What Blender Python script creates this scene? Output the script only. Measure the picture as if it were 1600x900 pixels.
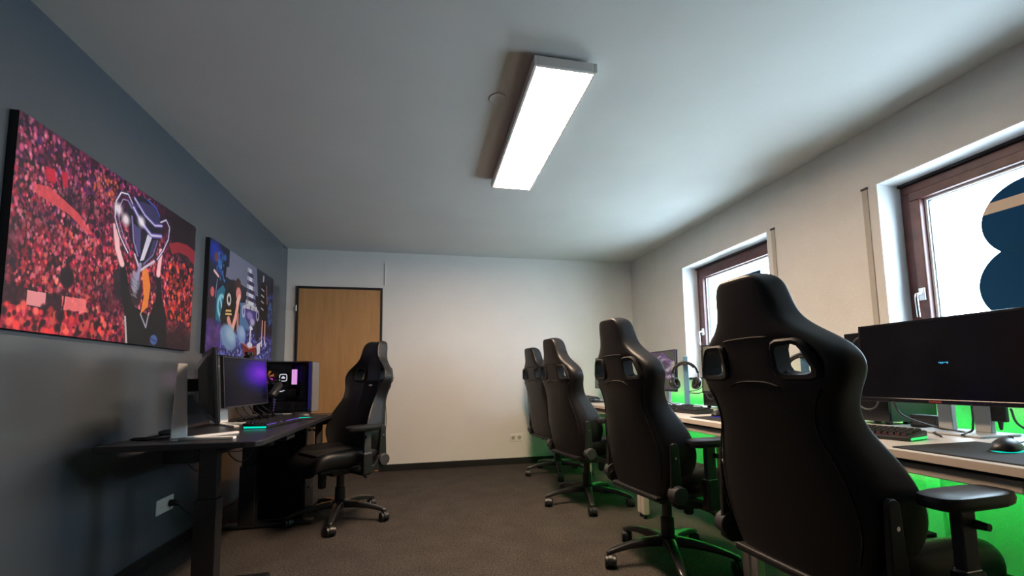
import bpy, math, random
import numpy as np
from mathutils import Vector, Matrix

for o in list(bpy.data.objects):
    bpy.data.objects.remove(o, do_unlink=True)
SC = bpy.context.scene
COL = SC.collection
PI = math.pi
R = math.radians

# ------------------------------------------------------------------ camera
W, D, H = 4.0445, 4.9293, 2.4358        # right wall x, back wall y, ceiling z (left wall x = 0)
REAR = -2.4                            # wall behind the camera
YAW, PITCH, ROLL = 0.2045, 0.0899, -0.0157
_f = Vector((math.sin(YAW) * math.cos(PITCH), math.cos(YAW) * math.cos(PITCH), math.sin(PITCH)))
_r = Vector((math.cos(YAW), -math.sin(YAW), 0))
_u = _r.cross(_f)
_c, _s = math.cos(ROLL), math.sin(ROLL)
_r, _u = _r * _c + _u * _s, _u * _c - _r * _s
cam_d = bpy.data.cameras.new('camera')
cam = bpy.data.objects.new('camera', cam_d)
COL.objects.link(cam)
cam.matrix_world = Matrix(((_r.x, _u.x, -_f.x, 1.4576), (_r.y, _u.y, -_f.y, 0), (_r.z, _u.z, -_f.z, 0.9855), (0, 0, 0, 1)))
cam_d.sensor_width = 36
cam_d.lens = 665.08 / 1600 * 36
cam_d.shift_y = (531.33 - 450) / 1600
cam_d.clip_start = 0.02
SC.camera = cam

# ------------------------------------------------------------------ world, light, exposure
LED_STRENGTH = 23.0
LED_COLOR = (1.0, 0.72, 0.50)
SKY_STRENGTH = 6.5
GREEN_STRENGTH = 10.0
GLOW = 0.17                             # small lights and screens against the long exposure
world = bpy.data.worlds.new('overcast_sky')
SC.world = world
world.use_nodes = True
bg = world.node_tree.nodes['Background']
bg.inputs['Color'].default_value = (0.66, 0.85, 1.0, 1)
bg.inputs['Strength'].default_value = SKY_STRENGTH
SC.view_settings.view_transform = 'Standard'
SC.view_settings.look = 'None'
SC.view_settings.gamma = 1.0
SC.view_settings.use_curve_mapping = False
SC.view_settings.exposure = 2.02
WIN_Y = {1: (0.80, 1.92), 2: (2.73, 3.841)}
WIN_Z = (0.945, 2.087)
for n, (a, b) in WIN_Y.items():           # light portals in the two window openings
    l = bpy.data.lights.new('window_portal', 'AREA')
    l.shape = 'RECTANGLE'
    l.size = WIN_Z[1] - WIN_Z[0]
    l.size_y = b - a
    l.cycles.is_portal = True
    lo = bpy.data.objects.new('window_portal', l)
    COL.objects.link(lo)
    lo.location = (W + 0.34, (a + b) / 2, sum(WIN_Z) / 2)
    lo.rotation_euler = (0, R(90), 0)

# ------------------------------------------------------------------ materials
MATS = {}


def new_mat(name):
    m = bpy.data.materials.new(name)
    m.use_nodes = True
    MATS[name] = m
    nt = m.node_tree
    return m, nt, nt.nodes['Principled BSDF']


def mat(name, col, rough=0.5, metal=0.0, spec=0.5, emit=None, es=0.0, coat=0.0, noise=0.0, nscale=40, bump=0.0, bscale=200, bdist=0.002, trans=0):
    m, nt, b = new_mat(name)
    b.inputs['Base Color'].default_value = (*col, 1)
    b.inputs['Roughness'].default_value = rough
    b.inputs['Metallic'].default_value = metal
    b.inputs['Specular IOR Level'].default_value = spec
    b.inputs['Coat Weight'].default_value = coat
    b.inputs['Transmission Weight'].default_value = trans
    if emit:
        b.inputs['Emission Color'].default_value = (*emit, 1)
        b.inputs['Emission Strength'].default_value = es * GLOW
    if noise or bump:
        tc = nt.nodes.new('ShaderNodeTexCoord')
    if noise:
        t = nt.nodes.new('ShaderNodeTexNoise')
        t.inputs['Scale'].default_value = nscale
        t.inputs['Detail'].default_value = 4
        nt.links.new(tc.outputs['Object'], t.inputs['Vector'])
        r = nt.nodes.new('ShaderNodeValToRGB')
        r.color_ramp.elements[0].position = 0.3
        r.color_ramp.elements[1].position = 0.7
        r.color_ramp.elements[0].color = (*[c * (1 - noise) for c in col], 1)
        r.color_ramp.elements[1].color = (*[min(1, c * (1 + noise)) for c in col], 1)
        nt.links.new(t.outputs['Fac'], r.inputs['Fac'])
        nt.links.new(r.outputs['Color'], b.inputs['Base Color'])
    if bump:
        t2 = nt.nodes.new('ShaderNodeTexNoise')
        t2.inputs['Scale'].default_value = bscale
        t2.inputs['Detail'].default_value = 3
        nt.links.new(tc.outputs['Object'], t2.inputs['Vector'])
        bp_ = nt.nodes.new('ShaderNodeBump')
        bp_.inputs['Strength'].default_value = bump
        bp_.inputs['Distance'].default_value = bdist
        nt.links.new(t2.outputs['Fac'], bp_.inputs['Height'])
        nt.links.new(bp_.outputs['Normal'], b.inputs['Normal'])
    return m


def glass_mat(name, tint, gloss=0.08, rough=0.0):
    """thin pane: mostly see-through with a fresnel reflection"""
    m, nt, b = new_mat(name)
    out = nt.nodes['Material Output']
    nt.nodes.remove(b)
    tr = nt.nodes.new('ShaderNodeBsdfTransparent')
    tr.inputs['Color'].default_value = (*tint, 1)
    gl = nt.nodes.new('ShaderNodeBsdfGlossy')
    gl.inputs['Roughness'].default_value = rough
    lw = nt.nodes.new('ShaderNodeLayerWeight')
    lw.inputs['Blend'].default_value = 0.5
    pw = nt.nodes.new('ShaderNodeMath')
    pw.operation = 'POWER'
    pw.inputs[1].default_value = 5.0
    ma = nt.nodes.new('ShaderNodeMath')
    ma.operation = 'MULTIPLY_ADD'
    ma.inputs[1].default_value = 0.9
    ma.inputs[2].default_value = 0.035
    nt.links.new(lw.outputs['Facing'], pw.inputs[0])
    nt.links.new(pw.outputs['Value'], ma.inputs[0])
    mx = nt.nodes.new('ShaderNodeMixShader')
    nt.links.new(ma.outputs['Value'], mx.inputs['Fac'])
    nt.links.new(tr.outputs['BSDF'], mx.inputs[1])
    nt.links.new(gl.outputs['BSDF'], mx.inputs[2])
    nt.links.new(mx.outputs['Shader'], out.inputs['Surface'])
    return m


def emit_mat(name, col, s):
    m, nt, b = new_mat(name)
    if name.startswith('glow'):
        s *= GLOW
    b.inputs['Base Color'].default_value = (0, 0, 0, 1)
    b.inputs['Emission Color'].default_value = (*col, 1)
    b.inputs['Emission Strength'].default_value = s
    return m


def ramp_mat(name, kind, stops, scale=1.0, vec='Generated', rough=0.25, es=1.0, distort=0.0, detail=3, base=None):
    """emissive screen colours from a noise / gradient texture"""
    m, nt, b = new_mat(name)
    tc = nt.nodes.new('ShaderNodeTexCoord')
    if kind == 'noise':
        t = nt.nodes.new('ShaderNodeTexNoise')
        t.inputs['Scale'].default_value = scale
        t.inputs['Detail'].default_value = detail
        t.inputs['Distortion'].default_value = distort
        fac = t.outputs['Fac']
        nt.links.new(tc.outputs[vec], t.inputs['Vector'])
    else:
        mp = nt.nodes.new('ShaderNodeMapping')
        mp.inputs['Location'].default_value = base[0]
        mp.inputs['Scale'].default_value = base[1]
        t = nt.nodes.new('ShaderNodeTexGradient')
        t.gradient_type = 'SPHERICAL'
        nt.links.new(tc.outputs[vec], mp.inputs['Vector'])
        nt.links.new(mp.outputs['Vector'], t.inputs['Vector'])
        fac = t.outputs['Fac']
    r = nt.nodes.new('ShaderNodeValToRGB')
    el = r.color_ramp.elements
    while len(el) < len(stops):
        el.new(0.5)
    for e, (p_, c_) in zip(el, stops):
        e.position = p_
        e.color = (*c_, 1)
    nt.links.new(fac, r.inputs['Fac'])
    b.inputs['Base Color'].default_value = (0.006, 0.006, 0.008, 1)
    b.inputs['IOR'].default_value = 1.18
    b.inputs['Roughness'].default_value = rough
    nt.links.new(r.outputs['Color'], b.inputs['Emission Color'])
    b.inputs['Emission Strength'].default_value = es * GLOW
    return m


mat('white_wall', (0.66, 0.645, 0.62), 0.75, noise=0.03, nscale=6, bump=0.55, bscale=170, bdist=0.004)
mat('smooth_white_wall', (0.72, 0.70, 0.675), 0.6, noise=0.025, nscale=3, bump=0.08, bscale=60)
mat('ceiling_paint', (0.60, 0.60, 0.585), 0.8, noise=0.03, nscale=2, bump=0.06, bscale=50)
mat('slate_paint', (0.086, 0.101, 0.120), 0.15, spec=0.6, noise=0.05, nscale=2, bump=0.03, bscale=40)
mat('black_skirting', (0.012, 0.011, 0.012), 0.5)
mat('reveal_white', (0.78, 0.78, 0.78), 0.6)
mat('strap_beige', (0.42, 0.38, 0.33), 0.7)
mat('mahogany', (0.085, 0.028, 0.026), 0.38, noise=0.3, nscale=14)
mat('slot_shade', (0.016, 0.010, 0.012), 0.6)  # near-black colour for the shade in the shutter gap
mat('seal_white', (0.75, 0.78, 0.8), 0.4)
glass_mat('window_glass', (0.97, 0.985, 0.99))
mat('chrome', (0.75, 0.75, 0.77), 0.18, metal=1)
mat('handle_metal', (0.62, 0.62, 0.63), 0.3, metal=1)
mat('white_plastic', (0.72, 0.72, 0.70), 0.35)
mat('socket_shadow', (0.05, 0.05, 0.05), 0.6)
mat('lamp_housing', (0.70, 0.66, 0.63), 0.45)
emit_mat('lamp_diffuser', LED_COLOR, LED_STRENGTH)
mat('black_leather', (0.007, 0.007, 0.008), 0.42, spec=0.45, bump=0.12, bscale=420, bdist=0.0008)
mat('black_fabric', (0.006, 0.006, 0.007), 0.85, bump=0.3, bscale=700, bdist=0.0008)
mat('black_plastic', (0.010, 0.010, 0.011), 0.42)
mat('black_matte', (0.008, 0.008, 0.009), 0.6, spec=0.3)
mat('black_gloss', (0.008, 0.008, 0.010), 0.16)
mat('black_metal', (0.014, 0.014, 0.015), 0.30, metal=0.0, coat=0.35)
mat('dark_grey_plastic', (0.035, 0.036, 0.04), 0.45)
mat('seam_thread', (0.003, 0.003, 0.003), 0.8)
mat('piping_grey', (0.05, 0.05, 0.05), 0.5)
mat('badge_silver', (0.75, 0.76, 0.78), 0.25, metal=0.6)
mat('white_laminate', (0.60, 0.585, 0.56), 0.32, noise=0.03, nscale=4)
mat('warm_lit_edge', (0.50, 0.44, 0.385), 0.5)  # table laminate with warm light mixed into the colour
mat('table_metal', (0.47, 0.42, 0.37), 0.42)
mat('black_desk', (0.022, 0.022, 0.026), 0.30, noise=0.1, nscale=300)
mat('silver_stand', (0.80, 0.79, 0.78), 0.38)
mat('grey_stand', (0.34, 0.36, 0.37), 0.4)
mat('grey_front', (0.22, 0.22, 0.23), 0.4, metal=0.3)
mat('blue_aluminium', (0.20, 0.42, 0.60), 0.3, metal=0.4)
mat('screen_off', (0.004, 0.004, 0.006), 0.16, spec=0.3)
mat('screen_grey_reflection', (0.035, 0.04, 0.04), 0.2, emit=(0.09, 0.12, 0.12), es=0.6)  # grey reflection on the glass put in as faint emission
mat('screen_olive', (0.03, 0.03, 0.03), 0.2, emit=(0.16, 0.17, 0.09), es=0.8)
ramp_mat('screen_nebula', 'noise', [(0.34, (0.10, 0.16, 0.03)), (0.43, (0.16, 0.14, 0.14)), (0.50, (0.14, 0.08, 0.13)), (0.56, (0.30, 0.18, 0.38)), (0.64, (0.80, 0.70, 0.55))], scale=3.2, es=0.75, distort=0.35, detail=10)
ramp_mat('screen_violet', 'grad', [(0.0, (0.002, 0.002, 0.012)), (0.30, (0.006, 0.006, 0.10)), (0.62, (0.10, 0.01, 0.55)), (0.95, (0.30, 0.04, 0.95))], es=0.9, base=((0, -0.86 * 1.5, -0.70 * 2.0), (0.01, 1.5, 2.0)))
emit_mat('led_green', (0.0, 1.0, 0.07), GREEN_STRENGTH)
emit_mat('glow_green', (0.02, 1.0, 0.12), 2.5)
emit_mat('glow_teal', (0.0, 0.75, 0.55), 1.6)
emit_mat('glow_violet', (0.25, 0.12, 1.0), 1.6)
emit_mat('glow_blue', (0.05, 0.05, 1.0), 1.0)
emit_mat('glow_dim', (0.8, 0.06, 0.12), 0.25)
emit_mat('glow_red', (1.0, 0.03, 0.05), 1.0)
emit_mat('glow_cyan', (0.05, 0.55, 0.95), 1.2)
emit_mat('glow_white', (0.95, 0.95, 1.0), 1.8)
emit_mat('glow_pink', (1.0, 0.45, 0.95), 2.2)
emit_mat('glow_magenta', (0.9, 0.05, 0.75), 1.2)
emit_mat('glow_orange', (1.0, 0.30, 0.08), 0.8)
emit_mat('glow_yellow', (0.8, 0.85, 0.2), 0.8)
mat('key_black', (0.012, 0.012, 0.013), 0.45)
mat('cloth_pad', (0.010, 0.010, 0.012), 0.8, bump=0.2, bscale=800, bdist=0.0006)
mat('rubber', (0.008, 0.008, 0.008), 0.6)
mat('cushion_grey', (0.012, 0.012, 0.013), 0.8)
mat('brand_red', (0.30, 0.03, 0.02), 0.4)
glass_mat('tinted_glass', (0.75, 0.75, 0.78))
mat('canvas_edge', (0.006, 0.006, 0.008), 0.6)


def wood_door():
    m, nt, b = new_mat('beech_door')
    tc = nt.nodes.new('ShaderNodeTexCoord')
    mp = nt.nodes.new('ShaderNodeMapping')
    mp.inputs['Scale'].default_value = (9, 9, 0.8)
    t = nt.nodes.new('ShaderNodeTexNoise')
    t.inputs['Scale'].default_value = 3
    t.inputs['Detail'].default_value = 6
    t.inputs['Distortion'].default_value = 0.6
    r = nt.nodes.new('ShaderNodeValToRGB')
    r.color_ramp.elements[0].position = 0.3
    r.color_ramp.elements[1].position = 0.75
    r.color_ramp.elements[0].color = (0.43, 0.225, 0.088, 1)
    r.color_ramp.elements[1].color = (0.53, 0.285, 0.12, 1)
    nt.links.new(tc.outputs['Object'], mp.inputs['Vector'])
    nt.links.new(mp.outputs['Vector'], t.inputs['Vector'])
    nt.links.new(t.outputs['Fac'], r.inputs['Fac'])
    nt.links.new(r.outputs['Color'], b.inputs['Base Color'])
    b.inputs['Roughness'].default_value = 0.42


def carpet():
    m, nt, b = new_mat('carpet')
    tc = nt.nodes.new('ShaderNodeTexCoord')
    t = nt.nodes.new('ShaderNodeTexNoise')
    t.inputs['Scale'].default_value = 95
    t.inputs['Detail'].default_value = 5
    t.inputs['Roughness'].default_value = 0.75
    t2 = nt.nodes.new('ShaderNodeTexNoise')
    t2.inputs['Scale'].default_value = 5
    t2.inputs['Detail'].default_value = 6
    for q in (t, t2):
        nt.links.new(tc.outputs['Object'], q.inputs['Vector'])
    r = nt.nodes.new('ShaderNodeValToRGB')
    r.color_ramp.elements[0].position = 0.33
    r.color_ramp.elements[1].position = 0.70
    r.color_ramp.elements[0].color = (0.016, 0.0135, 0.012, 1)
    r.color_ramp.elements[1].color = (0.115, 0.100, 0.090, 1)
    mx = nt.nodes.new('ShaderNodeMix')
    mx.data_type = 'RGBA'
    mx.blend_type = 'MULTIPLY'
    mx.inputs['Factor'].default_value = 0.5
    r2 = nt.nodes.new('ShaderNodeValToRGB')
    r2.color_ramp.elements[0].position = 0.35
    r2.color_ramp.elements[1].position = 0.65
    r2.color_ramp.elements[0].color = (0.6, 0.6, 0.6, 1)
    nt.links.new(t2.outputs['Fac'], r2.inputs['Fac'])
    nt.links.new(t.outputs['Fac'], r.inputs['Fac'])
    nt.links.new(r.outputs['Color'], mx.inputs['A'])
    nt.links.new(r2.outputs['Color'], mx.inputs['B'])
    nt.links.new(mx.outputs['Result'], b.inputs['Base Color'])
    bm_ = nt.nodes.new('ShaderNodeBump')
    bm_.inputs['Strength'].default_value = 0.8
    bm_.inputs['Distance'].default_value = 0.006
    nt.links.new(t.outputs['Fac'], bm_.inputs['Height'])
    nt.links.new(bm_.outputs['Normal'], b.inputs['Normal'])
    b.inputs['Roughness'].default_value = 0.95
    b.inputs['Specular IOR Level'].default_value = 0.15


def decal_mat(name, dcol, tcol):
    m, nt, b = new_mat(name)
    out = nt.nodes['Material Output']
    nt.nodes.remove(b)
    d = nt.nodes.new('ShaderNodeBsdfDiffuse')
    d.inputs['Color'].default_value = (*dcol, 1)
    t = nt.nodes.new('ShaderNodeBsdfTranslucent')
    t.inputs['Color'].default_value = (*tcol, 1)
    a = nt.nodes.new('ShaderNodeAddShader')
    nt.links.new(d.outputs['BSDF'], a.inputs[0])
    nt.links.new(t.outputs['BSDF'], a.inputs[1])
    nt.links.new(a.outputs['Shader'], out.inputs['Surface'])


def print_mat():
    m, nt, b = new_mat('canvas_print')
    a = nt.nodes.new('ShaderNodeVertexColor')
    a.layer_name = 'print'
    nt.links.new(a.outputs['Color'], b.inputs['Base Color'])
    b.inputs['Roughness'].default_value = 0.5


wood_door()
carpet()
decal_mat('foil_blue', (0.012, 0.05, 0.10), (0.001, 0.009, 0.022))
decal_mat('foil_peach', (0.5, 0.4, 0.3), (0.40, 0.28, 0.19))
print_mat()


# ------------------------------------------------------------------ mesh helpers
class MB:
    def __init__(s):
        s.v = []
        s.f = []

    def add(s, vs, fs):
        n = len(s.v)
        s.v += [tuple(v) for v in vs]
        s.f += [tuple(i + n for i in f) for f in fs]
        return s

    def box(s, x0, x1, y0, y1, z0, z1, M=None):
        vs = [Vector(p) for p in ((x0, y0, z0), (x1, y0, z0), (x1, y1, z0), (x0, y1, z0), (x0, y0, z1), (x1, y0, z1), (x1, y1, z1), (x0, y1, z1))]
        if M:
            vs = [M @ v for v in vs]
        return s.add(vs, [(0, 3, 2, 1), (4, 5, 6, 7), (0, 1, 5, 4), (1, 2, 6, 5), (2, 3, 7, 6), (3, 0, 4, 7)])

    def ring_tube(s, rings, closed=False, caps=True):
        n = len(rings[0])
        vs = [p for r_ in rings for p in r_]
        fs = []
        m = len(rings)
        for i in range(m if closed else m - 1):
            a, b = i * n, ((i + 1) % m) * n
            for j in range(n):
                k = (j + 1) % n
                fs.append((a + j, a + k, b + k, b + j))
        if caps and not closed:
            fs.append(tuple(range(n - 1, -1, -1)))
            fs.append(tuple(range((m - 1) * n, m * n)))
        return s.add(vs, fs)

    def tube(s, pts, r, n=8, closed=False):
        pts = [Vector(p) for p in pts]
        rs = r if isinstance(r, (list, tuple)) else [r] * len(pts)
        rings = []
        m = len(pts)
        up = None
        for i, p in enumerate(pts):
            if closed:
                t = (pts[(i + 1) % m] - pts[i - 1]).normalized()
            else:
                t = (pts[min(i + 1, m - 1)] - pts[max(i - 1, 0)]).normalized()
            if up is None:
                up = Vector((0, 0, 1)) if abs(t.z) < 0.9 else Vector((1, 0, 0))
            a = (up - t * up.dot(t))
            a = a.normalized() if a.length > 1e-6 else t.orthogonal().normalized()
            b = t.cross(a)
            up = a
            rings.append([p + (a * math.cos(2 * PI * k / n) + b * math.sin(2 * PI * k / n)) * rs[i] for k in range(n)])
        return s.ring_tube(rings, closed)

    def cyl(s, p0, p1, r0, r1=None, n=20):
        return s.tube([p0, p1], [r0, r0 if r1 is None else r1], n)

    def prism(s, poly, fn0, fn1):
        """poly of (a, b); fn0/fn1 map to the two faces"""
        n = len(poly)
        vs = [fn0(*p) for p in poly] + [fn1(*p) for p in poly]
        fs = [tuple(range(n - 1, -1, -1)), tuple(range(n, 2 * n))]
        fs += [(i, (i + 1) % n, n + (i + 1) % n, n + i) for i in range(n)]
        return s.add(vs, fs)

    def frame(s, y0, y1, z0, z1, w, x0, x1):
        """rectangular picture-frame in the yz plane"""
        s.box(x0, x1, y0, y1, z1 - w, z1)
        s.box(x0, x1, y0, y1, z0, z0 + w)
        s.box(x0, x1, y0, y0 + w, z0 + w, z1 - w)
        s.box(x0, x1, y1 - w, y1, z0 + w, z1 - w)
        return s

    def build(s, name, material, parent=None, smooth=False, bevel=0, sub=0, M=None, seg=2):
        me = bpy.data.meshes.new(name)
        vs = [M @ Vector(v) for v in s.v] if M else s.v
        me.from_pydata([tuple(v) for v in vs], [], s.f)
        me.validate()
        me.update()
        me.materials.append(MATS[material])
        o = bpy.data.objects.new(name, me)
        COL.objects.link(o)
        if parent:
            o.parent = parent
        if bevel:
            b = o.modifiers.new('bevel', 'BEVEL')
            b.width = bevel
            b.segments = seg
            b.limit_method = 'ANGLE'
            b.angle_limit = R(40)
        if sub:
            q = o.modifiers.new('subsurf', 'SUBSURF')
            q.levels = sub
            q.render_levels = sub
        if smooth or sub:
            for p in me.polygons:
                p.use_smooth = True
            if smooth == 'auto':
                me.set_sharp_from_angle(angle=R(38))
        return o


def tag(o, label, cat, group=None, kind=None):
    if label:
        o['label'] = label
    if cat:
        o['category'] = cat
    if group:
        o['group'] = group
    if kind:
        o['kind'] = kind
    return o


def thing(name, label, cat, loc=(0, 0, 0), rz=0, group=None, kind=None):
    o = bpy.data.objects.new(name, None)
    o.empty_display_size = 0.05
    COL.objects.link(o)
    o.location = loc
    o.rotation_euler = (0, 0, rz)
    return tag(o, label, cat, group, kind)


def copy_tree(o, parent=None):
    c = o.copy()
    COL.objects.link(c)
    if parent:
        c.parent = parent
    for ch in list(o.children):
        copy_tree(ch, c)
    return c


def struct(mb, name, material, label=None, parent=None, **k):
    o = mb.build(name, material, parent, **k)
    if parent is None:
        o['kind'] = 'structure'
        if label:
            o['label'] = label
    return o


def smooth_path(pts, n=8):
    """Catmull-Rom through the points"""
    P = [Vector(p) for p in pts]
    P = [P[0] * 2 - P[1]] + P + [P[-1] * 2 - P[-2]]
    out = []
    for i in range(1, len(P) - 2):
        a, b, c, d = P[i - 1:i + 3]
        for k in range(n):
            t = k / n
            out.append(0.5 * ((2 * b) + (c - a) * t + (2 * a - 5 * b + 4 * c - d) * t * t + (3 * b - a - 3 * c + d) * t ** 3))
    out.append(P[-2])
    return out


def cable(pts, label, r=0.0035, material='rubber', group=None, n=8, name='cable'):
    return tag(MB().tube(smooth_path(pts, n), r, 6).build(name, material, smooth=True), label, 'cable', group)


# ------------------------------------------------------------------ the room
def room():
    T = 0.36
    struct(MB().box(-0.2, W + T, REAR - 0.2, D + 0.2, -0.15, 0), 'floor', 'carpet', 'dark brown-grey carpet floor')
    struct(MB().box(-0.2, W + T, REAR - 0.2, D + 0.2, H, H + 0.15), 'ceiling', 'ceiling_paint', 'plain white painted ceiling')
    struct(MB().box(-0.2, 0, REAR, D, 0, H), 'wall_left', 'slate_paint', 'slate grey painted wall with a satin sheen')
    struct(MB().box(-0.2, W + T, D, D + 0.2, 0, H), 'wall_back', 'smooth_white_wall', 'plain white back wall')
    struct(MB().box(-0.2, W + T, REAR - 0.2, REAR, 0, H), 'wall_front', 'slate_paint', 'grey wall behind the viewer')
    mb = MB()
    ys = [REAR, *WIN_Y[1], *WIN_Y[2], D]
    for i in range(0, 6, 2):
        mb.box(W, W + T, ys[i], ys[i + 1], 0, H)
    for a, b in WIN_Y.values():
        mb.box(W, W + T, a, b, 0, WIN_Z[0])
        mb.box(W, W + T, a, b, WIN_Z[1], H)
    struct(mb, 'wall_right', 'white_wall', 'white wallpapered wall with two windows')
    struct(MB().box(0.985, W, D - 0.014, D, 0, 0.072), 'baseboard_back', 'black_skirting', 'black skirting along the back wall', bevel=0.003)
    struct(MB().box(0, 0.014, REAR, D, 0, 0.075), 'baseboard_left', 'black_skirting', 'black skirting along the grey wall', bevel=0.003)
    struct(MB().box(W - 0.014, W, REAR, D, 0, 0.072), 'baseboard_right', 'black_skirting', 'black skirting under the windows', bevel=0.003)
    # pipe casing board on the window wall below the nearest desk
    struct(MB().box(W - 0.02, W, 1.735, 1.80, 0.072, 0.72), 'trim_1', 'reveal_white', 'flat board on the wall behind the nearest desk', bevel=0.002)
    # shutter strap guides beside the windows
    for i, (yc, lab) in enumerate(((1.982, 'shutter strap on the wall beside the near window'), (2.671, 'shutter strap on the wall beside the far window'))):
        t = thing('trim_%d' % (i + 2), lab, None, (W, yc, 0), kind='structure')
        MB().box(-0.006, 0, -0.016, 0.016, 0.95, 2.075).build('strap', 'strap_beige', t, bevel=0.002)
        MB().box(-0.010, 0, -0.019, 0.019, 2.075, 2.088).build('strap_guide', 'dark_grey_plastic', t, bevel=0.002)
    # cable conduit above the door, round blanking plate on the ceiling
    struct(MB().box(1.018, 1.031, D - 0.008, D, 2.06, 2.31), 'trim_4', 'smooth_white_wall', 'thin white conduit on the wall above the door', bevel=0.002)
    struct(MB().cyl((1.83, 2.06, H - 0.004), (1.83, 2.06, H), 0.045, n=32), 'trim_5', 'ceiling_paint', 'round white blanking plate on the ceiling', bevel=0.0015)
    for n, (a, b) in WIN_Y.items():
        lab = {1: 'near window with brown frame and round blue foil', 2: 'far window with brown frame behind the chair'}[n]
        t = thing('window_%d' % n, lab, None, (W, (a + b) / 2, WIN_Z[0]), kind='structure')
        hw, hh = (b - a) / 2, WIN_Z[1] - WIN_Z[0]
        # reveal lining
        mb = MB()
        mb.box(0.0005, 0.34, -hw, -hw + 0.006, 0, hh)
        mb.box(0.0005, 0.34, hw - 0.006, hw, 0, hh)
        mb.box(0.0005, 0.34, -hw + 0.006, hw - 0.006, hh - 0.006, hh)
        mb.build('reveal', 'reveal_white', t)
        MB().box(-0.02, 0.17, -hw + 0.006, hw - 0.006, 0, 0.022).build('window_sill', 'dark_grey_plastic', t, bevel=0.004)
        MB().box(0.150, 0.30, -hw + 0.006, hw - 0.006, hh - 0.022, hh - 0.006).build('slot_shade_strip', 'slot_shade', t)  # dark strip stands in for the shaded gap above the frame
        x = 0.165
        MB().frame(-hw + 0.007, hw - 0.007, 0.022, hh - 0.022, 0.05, x, x + 0.075).build('frame', 'mahogany', t, bevel=0.004)
        s0, s1, z0, z1 = -hw + 0.058, hw - 0.058, 0.072, hh - 0.072
        MB().frame(s0, s1, z0, z1, 0.052, x - 0.016, x + 0.06).build('sash', 'mahogany', t, bevel=0.005)
        MB().frame(s0 + 0.053, s1 - 0.053, z0 + 0.053, z1 - 0.053, 0.012, x + 0.02, x + 0.055).build('glazing_seal', 'seal_white', t)
        MB().frame(s0 + 0.066, s1 - 0.066, z0 + 0.066, z1 - 0.066, 0.003, x + 0.03, x + 0.05).build('spacer_bar', 'dark_grey_plastic', t)
        MB().box(x + 0.036, x + 0.042, s0 + 0.053, s1 - 0.053, z0 + 0.053, z1 - 0.053).build('pane', 'window_glass', t)
        h = MB()
        yh, zh = hw - 0.083, 0.475
        h.box(x - 0.026, x - 0.016, yh - 0.016, yh + 0.016, zh - 0.035, zh + 0.035)
        rose = h.build('handle_plate', 'handle_metal', t, bevel=0.004)
        h = MB().tube(smooth_path([(x - 0.02, yh, zh), (x - 0.055, yh, zh), (x - 0.066, yh, zh - 0.02), (x - 0.062, yh, zh - 0.13)], 6), 0.0085, 10)
        h.build('handle', 'chrome', t, smooth='auto')

    # door with dark rebate frame
    t = thing('door_1', 'plain beech door in a thin black frame', None, (0, D, 0), kind='structure')
    mb = MB()
    x0, x1 = 0.103, 0.9996
    mb.box(x0, x0 + 0.022, -0.022, 0, 0, 2.02)
    mb.box(x1 - 0.022, x1, -0.022, 0, 0, 2.02)
    mb.box(x0 + 0.022, x1 - 0.022, -0.022, 0, 1.998, 2.02)
    mb.build('door_frame', 'black_skirting', t, bevel=0.002)
    MB().box(x0 + 0.024, x1 - 0.024, -0.016, -0.001, 0.008, 1.995).build('door_leaf', 'beech_door', t, bevel=0.003)
    for z in (0.25, 1.775):
        MB().cyl((x0 + 0.004, -0.030, z - 0.03), (x0 + 0.004, -0.030, z + 0.03), 0.008, n=12).build('hinge', 'white_plastic', t, smooth='auto')
    h = MB().cyl((x1 - 0.08, -0.016, 1.05), (x1 - 0.08, -0.024, 1.05), 0.025)
    h.tube(smooth_path([(x1 - 0.08, -0.02, 1.05), (x1 - 0.08, -0.06, 1.05), (x1 - 0.10, -0.066, 1.05), (x1 - 0.20, -0.066, 1.05)], 5), 0.009, 10)
    h.build('door_handle', 'handle_metal', t, smooth='auto')


room()


# window foils
def foil():
    def disc(cy, cz, r, z0=None, z1=None, n=48):
        pts = []
        for k in range(n):
            a = 2 * PI * k / n
            y, z = cy + r * math.cos(a), cz + r * math.sin(a)
            pts.append((y, z))
        if z0 is not None:
            pts = [(y, min(max(z, z0), z1)) for y, z in pts]
        return pts
    gx = W + 0.165 + 0.0352
    t = thing('window_foil', 'dark blue figure-eight foil with a peach stripe on the near window', 'window sticker', (0, 0, 0))

    def part(name, poly, m, off):
        MB().prism(poly, lambda y, z: (gx - off, y, z), lambda y, z: (gx - off - 0.0005, y, z)).build(name, m, t)
    cy, cz, r = 1.395, 1.712, 0.19
    part('upper_disc', disc(cy, cz, r), 'foil_blue', 0.0)
    part('lower_disc', disc(1.42, 1.40, 0.20), 'foil_blue', 0.0006)
    za, zb = 1.772, 1.826
    part('stripe', disc(cy, cz, r - 0.0005, za, zb), 'foil_peach', 0.0006)
    f = MB().box(gx - 0.001, gx - 0.0003, 3.035, 3.535, 1.60, 1.872).build('window_foil', 'foil_blue')
    tag(f, 'dark blue rectangular foil on the far window behind the headrest', 'window sticker')


foil()


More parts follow.
